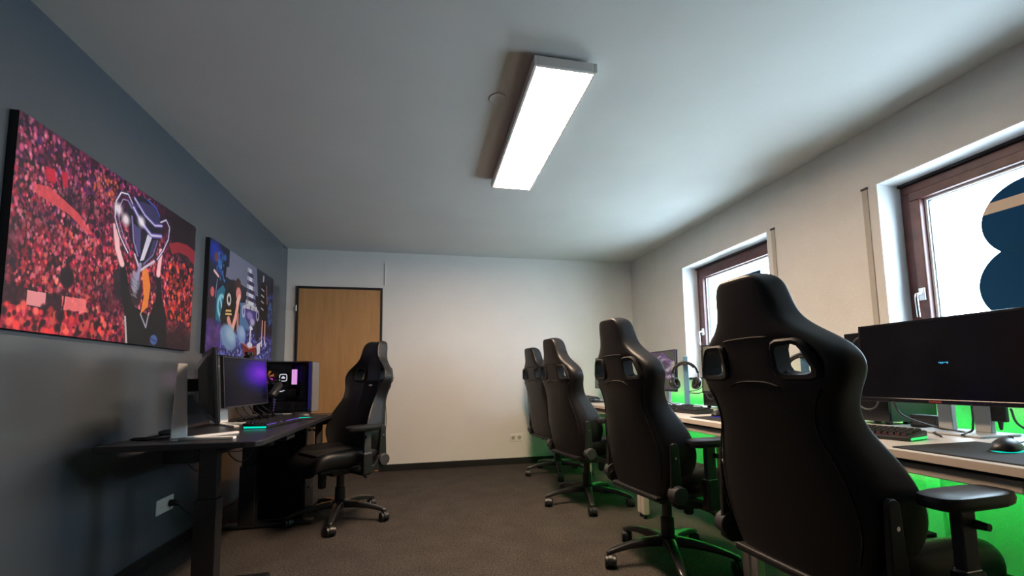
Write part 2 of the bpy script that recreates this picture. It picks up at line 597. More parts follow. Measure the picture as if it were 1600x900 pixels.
# ------------------------------------------------------------------ ceiling lamp
def lamp():
    t = thing('ceiling_lamp', 'long rectangular white LED panel lamp on the ceiling', 'lamp', (2.083, 2.335, H - 0.06))
    hx, hy = 0.150, 0.625
    mb = MB()
    for (a, b, c, d) in ((-hx, -hx + 0.016, -hy, hy), (hx - 0.016, hx, -hy, hy), (-hx + 0.016, hx - 0.016, -hy, -hy + 0.016), (-hx + 0.016, hx - 0.016, hy - 0.016, hy)):
        mb.box(a, b, c, d, -0.004, 0.042)
    mb.build('frame', 'lamp_housing', t, bevel=0.003)
    MB().box(-hx + 0.016, hx - 0.016, -hy + 0.016, hy - 0.016, 0.03, 0.042).build('back_plate', 'lamp_housing', t)
    MB().box(-hx + 0.03, hx - 0.03, -hy + 0.15, hy - 0.15, 0.042, 0.06).build('ceiling_mount', 'lamp_housing', t)
    MB().box(-hx + 0.0165, hx - 0.0165, -hy + 0.0165, hy - 0.0165, 0.0, 0.006).build('diffuser', 'lamp_diffuser', t)


lamp()


# ------------------------------------------------------------------ canvas prints (flat pictures as colour attributes)
class Paint:
    def __init__(s, w, h, seed):
        s.w, s.h = w, h
        s.a = np.zeros((h, w, 3))
        s.U, s.V = np.meshgrid((np.arange(w) + 0.5) / w, (np.arange(h) + 0.5) / h)
        s.asp = w / h
        s.rng = np.random.RandomState(seed)

    def put(s, mask, col, op=1.0):
        m = (mask * op)[..., None]
        s.a = s.a * (1 - m) + np.array(col) / 255.0 * m

    def noise(s, n, m):
        g = s.rng.rand(n + 1, m + 1)
        y = s.V * n
        x = s.U * m
        i, j = np.minimum(y.astype(int), n - 1), np.minimum(x.astype(int), m - 1)
        fy, fx = y - i, x - j
        fy, fx = fy * fy * (3 - 2 * fy), fx * fx * (3 - 2 * fx)
        return (g[i, j] * (1 - fy) * (1 - fx) + g[i + 1, j] * fy * (1 - fx) + g[i, j + 1] * (1 - fy) * fx + g[i + 1, j + 1] * fy * fx)

    def ell(s, u, v, ru, rv, col, op=1.0, rot=0, soft=0.25):
        du, dv = (s.U - u) * s.asp, s.V - v
        c, q = math.cos(rot), math.sin(rot)
        a, b = (du * c + dv * q) / (ru * s.asp), (-du * q + dv * c) / rv
        d = np.sqrt(a * a + b * b)
        s.put(np.clip((1 - d) / soft + 0.5, 0, 1), col, op)

    def ring(s, u, v, ru, rv, w, col, op=1.0):
        d = np.sqrt(((s.U - u) / ru) ** 2 + ((s.V - v) / rv) ** 2)
        s.put(np.clip(1.5 - np.abs(d - 1) / w, 0, 1), col, op)

    def poly(s, pts, col, op=1.0):
        ins = np.zeros_like(s.U, bool)
        n = len(pts)
        for i in range(n):
            (x0, y0), (x1, y1) = pts[i], pts[(i + 1) % n]
            if y0 == y1:
                continue
            c = ((y0 > s.V) != (y1 > s.V)) & (s.U < (x1 - x0) * (s.V - y0) / (y1 - y0) + x0)
            ins ^= c
        s.put(ins.astype(float), col, op)

    def line(s, pts, wid, col, op=1.0):
        best = np.full_like(s.U, 9.0)
        for (x0, y0), (x1, y1) in zip(pts[:-1], pts[1:]):
            ax, ay, bx, by = x0 * s.asp, y0, x1 * s.asp, y1
            dx, dy = bx - ax, by - ay
            L = dx * dx + dy * dy + 1e-12
            t = np.clip(((s.U * s.asp - ax) * dx + (s.V - ay) * dy) / L, 0, 1)
            best = np.minimum(best, np.hypot(s.U * s.asp - ax - t * dx, s.V - ay - t * dy))
        s.put(np.clip((wid - best) / (wid * 0.4) + 0.5, 0, 1), col, op)

    def blobs(s, n, cols, u0, u1, v0, v1, r0, r1, op=0.85, tall=1.3):
        for k in range(n):
            u, v = s.rng.uniform(u0, u1), s.rng.uniform(v0, v1)
            r = s.rng.uniform(r0, r1)
            c = np.array(cols[s.rng.randint(len(cols))]) / 255.0 * s.rng.uniform(0.7, 1.15)
            i0, i1 = max(0, int((v - r * tall) * s.h)), min(s.h, int((v + r * tall) * s.h) + 2)
            j0, j1 = max(0, int((u - r / s.asp) * s.w)), min(s.w, int((u + r / s.asp) * s.w) + 2)
            if i1 <= i0 or j1 <= j0:
                continue
            d = np.sqrt(((s.U[i0:i1, j0:j1] - u) * s.asp / r) ** 2 + ((s.V[i0:i1, j0:j1] - v) / (r * tall)) ** 2)
            m = (np.clip((1 - d) * 2.2, 0, 1) * op)[..., None]
            s.a[i0:i1, j0:j1] = s.a[i0:i1, j0:j1] * (1 - m) + np.clip(c, 0, 1) * m


def paint_crowd():
    p = Paint(400, 262, 5)
    t = np.clip(p.V * 1.3 - 0.1, 0, 1)[..., None]
    p.a = np.array((58, 18, 52)) / 255 * (1 - t) + np.array((150, 24, 44)) / 255 * t
    dark = [(18, 10, 30), (40, 12, 36), (60, 14, 34), (26, 16, 48)]
    p.blobs(2600, [(130, 34, 84), (172, 58, 112), (96, 34, 100), (60, 34, 100), (160, 44, 80), (205, 90, 130)] + dark, 0, 1, 0, 0.45, 0.005, 0.016, tall=1.7)
    p.blobs(5200, [(205, 40, 84), (228, 62, 96), (172, 26, 66), (232, 96, 112), (130, 18, 56), (222, 116, 140), (236, 140, 150)] + dark + dark, 0, 1, 0.22, 1, 0.005, 0.015, tall=1.6)
    p.blobs(420, [(240, 100, 90), (244, 130, 110), (238, 70, 80)], 0.05, 1, 0.45, 0.95, 0.004, 0.013, tall=1.4)
    p.blobs(260, [(240, 100, 130), (236, 130, 165)], 0, 0.35, 0.02, 0.6, 0.004, 0.011, 0.8, tall=1.6)
    p.blobs(70, [(230, 110, 70)], 0.3, 0.42, 0.05, 0.2, 0.006, 0.012, 0.7)
    n1 = p.noise(7, 10)
    p.put(np.clip((n1 - 0.5) * 2.2, 0, 1), (30, 10, 36), 0.65)
    # balcony edge, flags, stage things
    p.poly([(0.07, 0.30), (0.12, 0.28), (0.24, 0.34), (0.31, 0.42), (0.29, 0.43), (0.2, 0.37), (0.08, 0.345)], (225, 80, 90), 0.85)
    p.poly([(0.10, 0.19), (0.135, 0.18), (0.14, 0.25), (0.11, 0.255)], (205, 20, 60), 0.9)
    p.poly([(0.16, 0.17), (0.185, 0.16), (0.19, 0.24), (0.17, 0.245)], (195, 24, 60), 0.9)
    p.poly([(0, 0.9), (0.33, 0.87), (0.36, 1), (0, 1)], (205, 30, 62), 0.55)
    p.poly([(0.0, 0.80), (0.20, 0.80), (0.20, 0.88), (0.0, 0.89)], (35, 12, 30), 0.8)
    p.poly([(0.075, 0.81), (0.14, 0.805), (0.14, 0.875), (0.075, 0.88)], (235, 150, 160), 0.95)
    p.poly([(0.20, 0.80), (0.30, 0.79), (0.31, 0.86), (0.205, 0.87)], (240, 120, 125), 0.9)
    p.ell(0.215, 0.70, 0.03, 0.055, (22, 10, 28))
    p.line([(0.215, 0.72), (0.20, 1.0)], 0.004, (20, 8, 20))
    p.blobs(120, [(250, 100, 90), (240, 60, 66), (30, 10, 24)], 0, 0.45, 0.88, 1, 0.01, 0.025)
    # dark right-hand side
    m = np.clip((p.U - 0.62) / 0.2, 0, 1) * np.clip((0.42 - p.V) / 0.25, 0, 1)
    p.put(m, (22, 10, 22), 0.93)
    p.poly([(0.77, 0.25), (0.84, 0.20), (0.93, 0.18), (1, 0.20), (1, 0.31), (0.93, 0.27), (0.86, 0.27), (0.80, 0.31)], (150, 32, 50), 0.9)
    p.blobs(300, [(235, 60, 50), (245, 100, 60), (160, 30, 44), (22, 10, 22), (30, 12, 26)], 0.77, 1, 0.35, 0.8, 0.008, 0.022)
    m = np.clip((p.V - 0.78) / 0.12, 0, 1) * np.clip((p.U - 0.74) / 0.05, 0, 1)
    p.put(m, (28, 18, 28), 0.85)
    # the person in black with raised arms
    blk = (16, 16, 24)
    p.poly([(0.455, 0.52), (0.485, 0.50), (0.53, 0.70), (0.56, 0.76), (0.66, 0.80), (0.70, 0.66), (0.695, 0.50), (0.725, 0.50), (0.745, 0.66), (0.785, 0.78), (0.80, 1.0), (0.515, 1.0), (0.50, 0.80), (0.47, 0.68)], blk)
    p.line([(0.508, 0.84), (0.525, 1.0)], 0.008, (205, 195, 205), 0.9)
    p.poly([(0.42, 0.58), (0.465, 0.55), (0.475, 0.76), (0.445, 0.72)], (30, 22, 36), 0.9)
    p.ell(0.565, 0.66, 0.035, 0.10, (40, 30, 40))
    p.poly([(0.59, 0.50), (0.63, 0.49), (0.655, 0.60), (0.645, 0.74), (0.60, 0.80), (0.615, 0.68)], (225, 130, 55), 0.95)
    p.ell(0.555, 0.60, 0.03, 0.07, (120, 120, 150), 0.8)
    for k in range(16):
        p.line([(0.535 + 0.003 * (k % 5), 0.54 + 0.010 * k), (0.57 - 0.004 * (k % 3), 0.55 + 0.010 * k)], 0.003, (210, 215, 235), 0.5)
    p.ell(0.70, 0.955, 0.026, 0.035, (70, 100, 170), 0.9)
    p.line([(0.68, 0.95), (0.72, 0.965)], 0.004, (30, 40, 80))
    p.line([(0.60, 0.80), (0.64, 0.88), (0.655, 0.78)], 0.006, (190, 190, 215), 0.8)
    # hands and forearms
    skin = (240, 190, 200)
    p.line([(0.43, 0.35), (0.44, 0.44), (0.47, 0.52)], 0.022, skin)
    p.line([(0.415, 0.31), (0.425, 0.38)], 0.012, skin)
    p.line([(0.715, 0.33), (0.71, 0.42), (0.705, 0.50)], 0.020, skin)
    # trophy
    dk, br, vi = (24, 22, 44), (225, 225, 245), (120, 100, 200)
    p.poly([(0.48, 0.12), (0.53, 0.05), (0.62, 0.02), (0.69, 0.06), (0.72, 0.16), (0.70, 0.25), (0.68, 0.37), (0.63, 0.45), (0.585, 0.50), (0.545, 0.44), (0.505, 0.33), (0.485, 0.22)], dk)
    p.poly([(0.50, 0.14), (0.56, 0.07), (0.64, 0.05), (0.69, 0.10), (0.70, 0.17), (0.62, 0.16), (0.55, 0.12)], (58, 56, 104), 0.9)
    p.poly([(0.52, 0.24), (0.57, 0.25), (0.575, 0.42), (0.55, 0.40)], (84, 78, 140), 0.85)
    p.poly([(0.655, 0.28), (0.675, 0.27), (0.655, 0.37), (0.625, 0.42)], (64, 58, 110), 0.85)
    for i, (w_, c_) in enumerate(((0.016, vi), (0.006, br))):
        p.line([(0.50, 0.115), (0.565, 0.20), (0.64, 0.255), (0.71, 0.225)], w_, c_, 0.9)
        p.line([(0.52, 0.075), (0.59, 0.145), (0.66, 0.175), (0.71, 0.15)], w_ * 0.8, c_, 0.8)
    p.line([(0.60, 0.03), (0.66, 0.05), (0.69, 0.09)], 0.006, (70, 90, 190))
    p.poly([(0.615, 0.26), (0.645, 0.27), (0.60, 0.44), (0.575, 0.46)], (215, 215, 240), 0.95)
    p.line([(0.51, 0.20), (0.53, 0.35), (0.56, 0.43)], 0.007, (150, 140, 200), 0.9)
    p.line([(0.685, 0.27), (0.66, 0.38), (0.60, 0.47)], 0.006, (140, 130, 190), 0.8)
    p.line([(0.51, 0.12), (0.48, 0.075), (0.44, 0.09), (0.415, 0.16), (0.415, 0.26), (0.45, 0.36), (0.50, 0.44)], 0.013, (60, 50, 90))
    p.line([(0.51, 0.12), (0.48, 0.075), (0.44, 0.09), (0.415, 0.16), (0.415, 0.26), (0.45, 0.36), (0.50, 0.44)], 0.004, (235, 225, 245))
    p.line([(0.505, 0.15), (0.48, 0.115), (0.452, 0.125), (0.435, 0.18), (0.437, 0.26), (0.465, 0.34), (0.51, 0.42)], 0.004, (150, 135, 190))
    p.line([(0.70, 0.13), (0.74, 0.09), (0.77, 0.13), (0.765, 0.22), (0.73, 0.32), (0.69, 0.40)], 0.011, (60, 50, 90))
    p.line([(0.70, 0.13), (0.74, 0.09), (0.77, 0.13), (0.765, 0.22), (0.73, 0.32), (0.69, 0.40)], 0.005, (205, 200, 235))
    p.line([(0.54, 0.43), (0.58, 0.52), (0.67, 0.42)], 0.008, (200, 195, 225))
    p.line([(0.58, 0.48), (0.565, 0.58)], 0.014, (150, 145, 190))
    for u, v in ((0.475, 0.24), (0.57, 0.20), (0.43, 0.20)):
        p.ell(u, v, 0.022, 0.035, (250, 245, 255), 0.9, soft=1.0)
    return p


def paint_stage():
    p = Paint(400, 254, 9)
    p.a[:] = np.array((22, 24, 36)) / 255
    n1 = p.noise(5, 7)
    p.put(np.clip(n1 * 1.4 - 0.4, 0, 1), (50, 58, 84), 0.7)
    # backdrop
    p.poly([(0.22, 0.0), (0.30, 0.0), (0.95, 0.0), (0.93, 0.30), (0.60, 0.31), (0.20, 0.27)], (118, 122, 148), 0.92)
    p.poly([(0.66, 0.0), (1, 0.0), (1, 0.9), (0.9, 0.7), (0.70, 0.30)], (26, 28, 44), 0.9)
    p.poly([(0.0, 0.0), (0.24, 0.0), (0.24, 0.16), (0.17, 0.20), (0.20, 0.30), (0.18, 0.52), (0.0, 0.5)], (20, 26, 48), 0.95)
    p.ell(0.06, 0.10, 0.07, 0.10, (24, 50, 170), 0.9, soft=0.8)
    p.blobs(50, [(40, 90, 190), (70, 130, 200), (30, 50, 120)], 0.08, 0.19, 0.08, 0.32, 0.012, 0.03)
    p.ell(0.075, 0.14, 0.022, 0.045, (110, 60, 60))
    p.line([(0.06, 0.27), (0.11, 0.30)], 0.014, (225, 180, 175))
    p.line([(0.10, 0.33), (0.085, 0.5)], 0.006, (120, 130, 170))
    p.poly([(0.10, 0.44), (0.17, 0.36), (0.235, 0.42), (0.24, 0.60), (0.17, 0.78), (0.10, 0.72)], (36, 120, 150), 0.85)
    p.ring(0.165, 0.56, 0.045, 0.095, 0.22, (150, 215, 235), 0.8)
    p.line([(0.15, 0.50), (0.18, 0.62)], 0.012, (170, 220, 240), 0.8)
    p.poly([(0.0, 0.47), (0.05, 0.40), (0.08, 0.50), (0.06, 0.78), (0.0, 0.80)], (34, 26, 40), 0.95)
    p.ell(0.05, 0.46, 0.022, 0.045, (200, 90, 100))
    p.line([(0.30, 0.27), (0.62, 0.30)], 0.010, (30, 34, 52))
    p.poly([(0.22, 0.28), (0.30, 0.27), (0.32, 0.60), (0.22, 0.60)], (28, 30, 50), 0.8)
    p.poly([(0.40, 0.46), (0.48, 0.44), (0.58, 0.62), (0.56, 0.80), (0.40, 0.78)], (86, 130, 180), 0.9)
    # confetti floor
    m = np.clip((p.V - 0.70 + 0.05 * p.noise(6, 12)) / 0.05, 0, 1)
    p.put(m, (40, 40, 96), 1.0)
    p.blobs(1500, [(60, 70, 170), (90, 110, 215), (40, 40, 110), (130, 150, 235), (70, 50, 150), (24, 24, 60), (150, 170, 240)], 0, 1, 0.74, 1, 0.006, 0.02)
    p.blobs(120, [(90, 60, 130), (60, 40, 110)], 0, 0.16, 0.72, 1, 0.02, 0.04, 0.6)
    # people in the dark right side
    p.line([(0.795, 0.05), (0.79, 0.16)], 0.016, (200, 190, 195))
    p.poly([(0.74, 0.16), (0.80, 0.10), (0.87, 0.16), (0.88, 0.40), (0.84, 0.56), (0.76, 0.56), (0.73, 0.36)], (22, 22, 30))
    for v in (0.20, 0.27, 0.34, 0.42):
        p.line([(0.765, v), (0.81, v + 0.01)], 0.010, (200, 200, 205), 0.8)
    p.line([(0.855, 0.14), (0.88, 0.34)], 0.010, (190, 140, 120), 0.9)
    p.line([(0.80, 0.56), (0.795, 0.78)], 0.014, (225, 165, 150))
    p.line([(0.85, 0.56), (0.855, 0.78)], 0.014, (225, 165, 150))
    p.line([(0.795, 0.79), (0.80, 0.84)], 0.016, (225, 225, 240))
    p.line([(0.855, 0.79), (0.875, 0.83)], 0.016, (225, 225, 240))
    p.poly([(0.68, 0.42), (0.73, 0.44), (0.75, 0.78), (0.69, 0.80)], (30, 34, 46), 0.9)
    p.ring(0.945, 0.44, 0.03, 0.11, 0.3, (70, 130, 190), 0.7)
    p.blobs(40, [(80, 100, 190), (50, 60, 130)], 0.9, 1, 0.2, 0.6, 0.01, 0.02)
    # sitting person
    p.poly([(0.20, 0.40), (0.28, 0.33), (0.37, 0.34), (0.42, 0.50), (0.41, 0.68), (0.34, 0.78), (0.20, 0.80), (0.15, 0.66)], (26, 26, 30))
    p.ring(0.255, 0.47, 0.022, 0.045, 0.35, (225, 225, 230), 0.9)
    p.poly([(0.22, 0.575), (0.29, 0.56), (0.30, 0.61), (0.215, 0.625)], (205, 175, 110))
    p.line([(0.22, 0.60), (0.295, 0.585)], 0.006, (26, 26, 30))
    p.ell(0.375, 0.31, 0.045, 0.085, (70, 44, 44))
    p.ell(0.385, 0.38, 0.038, 0.07, (225, 140, 135))
    p.line([(0.26, 0.66), (0.31, 0.76)], 0.034, (215, 150, 140))
    p.line([(0.31, 0.76), (0.36, 0.60), (0.385, 0.44)], 0.030, (236, 172, 160))
    p.line([(0.39, 0.74), (0.385, 0.58)], 0.022, (190, 125, 120))
    p.line([(0.37, 0.47), (0.40, 0.40)], 0.026, (244, 190, 178))
    p.ell(0.27, 0.83, 0.11, 0.115, (112, 146, 190), 0.97, rot=0.35)
    p.ell(0.30, 0.80, 0.07, 0.07, (170, 200, 225), 0.7, rot=0.35, soft=0.9)
    p.ell(0.45, 0.77, 0.07, 0.085, (120, 155, 205), 0.97, rot=0.6)
    p.ell(0.46, 0.75, 0.04, 0.05, (175, 200, 230), 0.6, soft=0.9)
    # tall tiered trophy
    for i in range(9):
        v = 0.055 + i * 0.043
        hw = 0.042 + 0.0055 * i
        uc = 0.555 + 0.004 * i
        p.poly([(uc - hw, v), (uc + hw, v), (uc + hw, v + 0.044), (uc - hw, v + 0.044)], (214, 216, 228) if i % 2 == 0 else (58, 54, 84))
        p.poly([(uc - hw * 0.9, v), (uc - hw * 0.55, v), (uc - hw * 0.55, v + 0.044), (uc - hw * 0.9, v + 0.044)], (120, 116, 150), 0.6)
        p.poly([(uc + hw * 0.5, v), (uc + hw, v), (uc + hw, v + 0.044), (uc + hw * 0.5, v + 0.044)], (70, 66, 120), 0.6)
    p.poly([(0.48, 0.44), (0.69, 0.43), (0.70, 0.48), (0.47, 0.49)], (190, 190, 205))
    p.blobs(50, [(235, 235, 245), (90, 85, 120)], 0.48, 0.69, 0.44, 0.48, 0.006, 0.012)
    p.poly([(0.47, 0.49), (0.70, 0.48), (0.67, 0.60), (0.62, 0.66), (0.57, 0.66), (0.51, 0.60)], (70, 60, 130))
    p.ell(0.57, 0.55, 0.05, 0.04, (170, 160, 225), 0.7, soft=0.8)
    p.ell(0.62, 0.61, 0.04, 0.04, (225, 220, 240), 0.7, soft=0.8)
    p.ring(0.47, 0.53, 0.02, 0.05, 0.3, (190, 185, 215), 0.9)
    p.ring(0.705, 0.52, 0.02, 0.05, 0.3, (190, 185, 215), 0.9)
    p.line([(0.595, 0.66), (0.59, 0.86)], 0.022, (150, 150, 185))
    p.line([(0.592, 0.66), (0.588, 0.86)], 0.008, (235, 235, 245))
    p.ell(0.60, 0.68, 0.03, 0.02, (215, 215, 235))
    p.ell(0.59, 0.86, 0.045, 0.03, (215, 215, 235))
    p.poly([(0.47, 0.85), (0.58, 0.90), (0.70, 0.86), (0.71, 0.96), (0.60, 1.0), (0.49, 0.97)], (118, 34, 40))
    p.line([(0.47, 0.85), (0.58, 0.90), (0.70, 0.86)], 0.006, (200, 120, 110))
    p.poly([(0.71, 0.84), (0.78, 0.80), (0.77, 0.93), (0.72, 0.96)], (225, 220, 230))
    return p


def canvas(paint, y0, y1, z0, z1, label):
    t = thing('canvas_print', label, 'picture', (0.0005, (y0 + y1) / 2, z0), group='canvas prints on the grey wall')
    hw, hh = (y1 - y0) / 2, z1 - z0
    MB().box(0, 0.028, -hw, hw, 0, hh).build('stretcher', 'canvas_edge', t, bevel=0.002)
    w, h = paint.w, paint.h
    ys = np.linspace(-hw, hw, w + 1)
    zs = np.linspace(hh, 0, h + 1)
    Y, Z = np.meshgrid(ys, zs)
    V = np.stack([np.full(Y.size, 0.0295), Y.ravel(), Z.ravel()], 1)
    i = np.arange(h)[:, None] * (w + 1) + np.arange(w)[None]
    F = np.stack([i, i + w + 1, i + w + 2, i + 1], -1).reshape(-1, 4)
    me = bpy.data.meshes.new('printed_picture')
    me.vertices.add(len(V))
    me.vertices.foreach_set('co', V.ravel())
    me.loops.add(F.size)
    me.loops.foreach_set('vertex_index', F.ravel())
    me.polygons.add(len(F))
    me.polygons.foreach_set('loop_start', np.arange(len(F)) * 4)
    me.update()
    me.validate()
    a = np.clip(paint.a, 0, 1)
    lin = np.where(a <= 0.04045, a / 12.92, ((a + 0.055) / 1.055) ** 2.4)
    c = np.concatenate([lin, np.ones(lin.shape[:2] + (1,))], -1).reshape(-1, 4)
    c = np.repeat(c, 4, axis=0)
    at = me.color_attributes.new('print', 'FLOAT_COLOR', 'CORNER')
    at.data.foreach_set('color', c.ravel())
    me.materials.append(MATS['canvas_print'])
    o = bpy.data.objects.new('printed_picture', me)
    COL.objects.link(o)
    o.parent = t


canvas(paint_crowd(), 1.776, 2.991, 1.187, 1.977, 'large canvas print of a silver cup lifted before a red crowd')
canvas(paint_stage(), 3.180, 4.429, 1.187, 1.977, 'canvas print of a seated person beside a tall tiered trophy, blue confetti')


# ------------------------------------------------------------------ gaming chair
def make_chair():
    t = thing('gaming_chair', '', 'chair')
    REC = R(9)
    PX, PZ = -0.20, 0.435

    def bp(tt, y, x):
        return Vector((PX + x * math.cos(REC) - tt * math.sin(REC), y, PZ + tt * math.cos(REC) + x * math.sin(REC)))

    # rows: t, half width, inner column, outer column, wrap, thickness
    rows = [
        (-0.075, 0.150, 0.06, 0.105, 0.03, 0.045), (-0.045, 0.215, 0.09, 0.165, 0.07, 0.07), (0.05, 0.262, 0.115, 0.205, 0.125, 0.072),
        (0.13, 0.284, 0.125, 0.215, 0.155, 0.070), (0.22, 0.276, 0.125, 0.210, 0.155, 0.065), (0.31, 0.248, 0.12, 0.198, 0.132, 0.060),
        (0.39, 0.214, 0.112, 0.176, 0.098, 0.054), (0.46, 0.222, 0.106, 0.184, 0.090, 0.048), (0.515, 0.254, 0.104, 0.206, 0.088, 0.042),
        (0.552, 0.274, 0.104, 0.218, 0.088, 0.040), (0.602, 0.270, 0.104, 0.218, 0.084, 0.040), (0.645, 0.226, 0.104, 0.180, 0.070, 0.044),
        (0.684, 0.166, 0.078, 0.120, 0.052, 0.056), (0.722, 0.126, 0.060, 0.092, 0.044, 0.066), (0.77, 0.110, 0.054, 0.082, 0.038, 0.076),
        (0.822, 0.102, 0.050, 0.077, 0.034, 0.076), (0.853, 0.086, 0.043, 0.064, 0.028, 0.06), (0.867, 0.058, 0.029, 0.043, 0.016, 0.035)]
    HB, HT = 9, 11      # hole between these rows
    cols = range(-5, 6)

    def pt(r_, j):
        tt, hw, inn, outc, wrap, th = r_
        a = abs(j)
        crease = outc if 0.53 < tt < 0.67 else max(outc, hw * 0.86)
        y = (0, inn * 0.5, inn, crease, hw * 0.985, hw)[a]
        xb = wrap * (0, 0.0, 0.02, 0.10, 0.40, 0.95)[a]
        xf = (th * 0.9, th * 0.9, th, wrap * 0.35 + th, wrap * 0.95 + th * 0.9, wrap + th * 0.75)[a]
        tk = xf - xb
        sg = 1 if j >= 0 else -1
        return bp(tt, sg * y, xb), bp(tt, sg * y, xb + tk)
    mb = MB()
    idx = {}
    for i, r_ in enumerate(rows):
        for j in cols:
            b, f = pt(r_, j)
            idx[i, j, 0] = len(mb.v)
            mb.v.append(tuple(b))
            idx[i, j, 1] = len(mb.v)
            mb.v.append(tuple(f))
    cells = {(i, j) for i in range(len(rows) - 1) for j in range(-5, 5)}
    cells -= {(i, j) for i in range(HB, HT) for j in (-3, 2)}
    for (i, j) in cells:
        q = [(i, j), (i, j + 1), (i + 1, j + 1), (i + 1, j)]
        mb.f.append(tuple(idx[a, b, 1] for a, b in q))
        mb.f.append(tuple(idx[a, b, 0] for a, b in reversed(q)))
        for (di, dj), (e0, e1) in {(-1, 0): (0, 1), (0, 1): (1, 2), (1, 0): (2, 3), (0, -1): (3, 0)}.items():
            if (i + di, j + dj) not in cells:
                a, b = q[e0], q[e1]
                mb.f.append((idx[(*b, 1)], idx[(*a, 1)], idx[(*a, 0)], idx[(*b, 0)]))
    bo = mb.build('backrest', 'black_leather', t, sub=2)
    # fabric insert on the front
    ins = MB()
    irows = [r_ for r_ in rows[1:10]]
    rr = []
    for r_ in irows:
        l = []
        for j in (-2, -1, 0, 1, 2):
            b, f = pt(r_, j)
            d = (f - b).normalized()
            l.append(f + d * (0.004 if abs(j) < 2 else -0.003) - Vector((0, 0, 0)))
        rr.append(l)
    vs = [p for l in rr for p in l]
    fs = [(a * 5 + k, a * 5 + k + 1, a * 5 + k + 6, a * 5 + k + 5) for a in range(len(rr) - 1) for k in range(4)]
    ins.add(vs, fs)
    io = ins.build('back_insert', 'black_fabric', bo, sub=2)
    sm = io.modifiers.new('solid', 'SOLIDIFY')
    sm.thickness = 0.008
    sm.offset = 0
    # piping between insert and side bolsters, seams across the neck at the back
    for sg in (-1, 1):
        pts = []
        for r_ in rows[1:10]:
            b, f = pt(r_, 2 * sg)
            pts.append(f + (f - b).normalized() * 0.001)
        MB().tube(smooth_path(pts, 4), 0.0032, 6).build('piping', 'piping_grey', bo, smooth=True)
        pts = []
        for r_ in rows[2:9]:
            b, f = pt(r_, 3 * sg)
            pts.append(b + (f - b).normalized() * 0.002 - Vector((0, sg * 0.004, 0)))
        MB().tube(smooth_path(pts, 4), 0.0025, 6).build('seam', 'seam_thread', bo, smooth=True)
    for ta, tb, wd in ((0.672, 0.668, 0.088), (0.535, 0.515, 0.10)):
        pts = []
        for k in range(13):
            y = wd * (k - 6) / 6
            tt = ta + (tb - ta) * (abs(k - 6) / 6) ** 3 * (-1 if ta < 0.65 else 1) * (1 if ta > 0.65 else -1)
            pts.append(bp(tt, y, 0.003 * (y / 0.1) ** 2 - 0.0005))
        MB().tube(pts, 0.0032, 6).build('seam', 'seam_thread', bo, smooth=True)
    # plastic frames in the two strap holes
    for sg in (-1, 1):
        cor = []
        for (i, j) in ((HB, 2), (HB, 3), (HT, 3), (HT, 2)):
            b, f = pt(rows[i], j * sg)
            tt = rows[i][0]
            cor.append((tt, b, f))
        loop_b, loop_f = [], []
        n = 4
        cb = sum((c[1] for c in cor), Vector()) / 4
        cf = sum((c[2] for c in cor), Vector()) / 4

        def cham(pts):
            out = []
            for k in range(4):
                p0, p1, p2 = pts[k - 1], pts[k], pts[(k + 1) % 4]
                out += [p1 + (p0 - p1) * 0.22, p1 + (p0 - p1) * 0.06 + (p2 - p1) * 0.06, p1 + (p2 - p1) * 0.22]
            return out
        B, F = cham([c[1] for c in cor]), cham([c[2] for c in cor])
        nrm = (cf - cb).normalized()
        A0 = [cb + (p - cb) * 1.30 - nrm * 0.002 for p in B]
        A1 = [cb + (p - cb) * 1.18 - nrm * 0.008 for p in B]
        A2 = [cb + (p - cb) * 0.93 - nrm * 0.006 for p in B]
        A3 = [cf + (p - cf) * 0.93 + nrm * 0.006 for p in F]
        A4 = [cf + (p - cf) * 1.18 + nrm * 0.008 for p in F]
        A5 = [cf + (p - cf) * 1.30 + nrm * 0.002 for p in F]
        MB().ring_tube([A0, A1, A2, A3, A4, A5], closed=True).build('hole_frame', 'black_matte', bo, smooth='auto')
    # badge on the front
    b, f = pt(rows[8], 0)
    c = f + (f - b).normalized() * 0.0065
    bd = MB()
    ex = bp(1, 0, 0) - bp(0, 0, 0)
    n2 = (f - b).normalized()
    poly = [(0.024 * math.cos(2 * PI * k / 24), 0.008 * math.sin(2 * PI * k / 24)) for k in range(24)]
    bd.prism(poly, lambda a_, b_: c + Vector((0, a_, 0)) + ex * b_, lambda a_, b_: c + Vector((0, a_, 0)) + ex * b_ + n2 * 0.003)
    o = bd.build('badge', 'badge_silver', bo)
    o['label'] = 'small silver badge'

    # seat
    secs = []
    prof = [(-0.165, 0.80, -0.012, 0.75), (-0.15, 0.95, 0, 1), (-0.10, 1.0, 0, 1), (0.05, 1.0, 0, 1), (0.18, 1.0, 0.0, 1), (0.265, 0.98, -0.002, 0.95), (0.305, 0.93, -0.020, 0.7), (0.315, 0.85, -0.05, 0.3)]
    for (x, ws, dz, hs) in prof:
        y = [0, 0.10, 0.16, 0.205, 0.25, 0.275, 0.27, 0.22, 0.10, 0]
        z = [0.482, 0.483, 0.49, 0.522, 0.525, 0.495, 0.43, 0.40, 0.395, 0.395]
        half = [(yy * ws, 0.40 + (zz - 0.40) * hs + dz) for yy, zz in zip(y, z)]
        loop = half + [(-yy, zz) for yy, zz in reversed(half[1:-1])]
        secs.append([(x, yy, zz) for yy, zz in loop])
    so = MB().ring_tube(secs).build('seat', 'black_leather', t, sub=2)
    pan = MB()
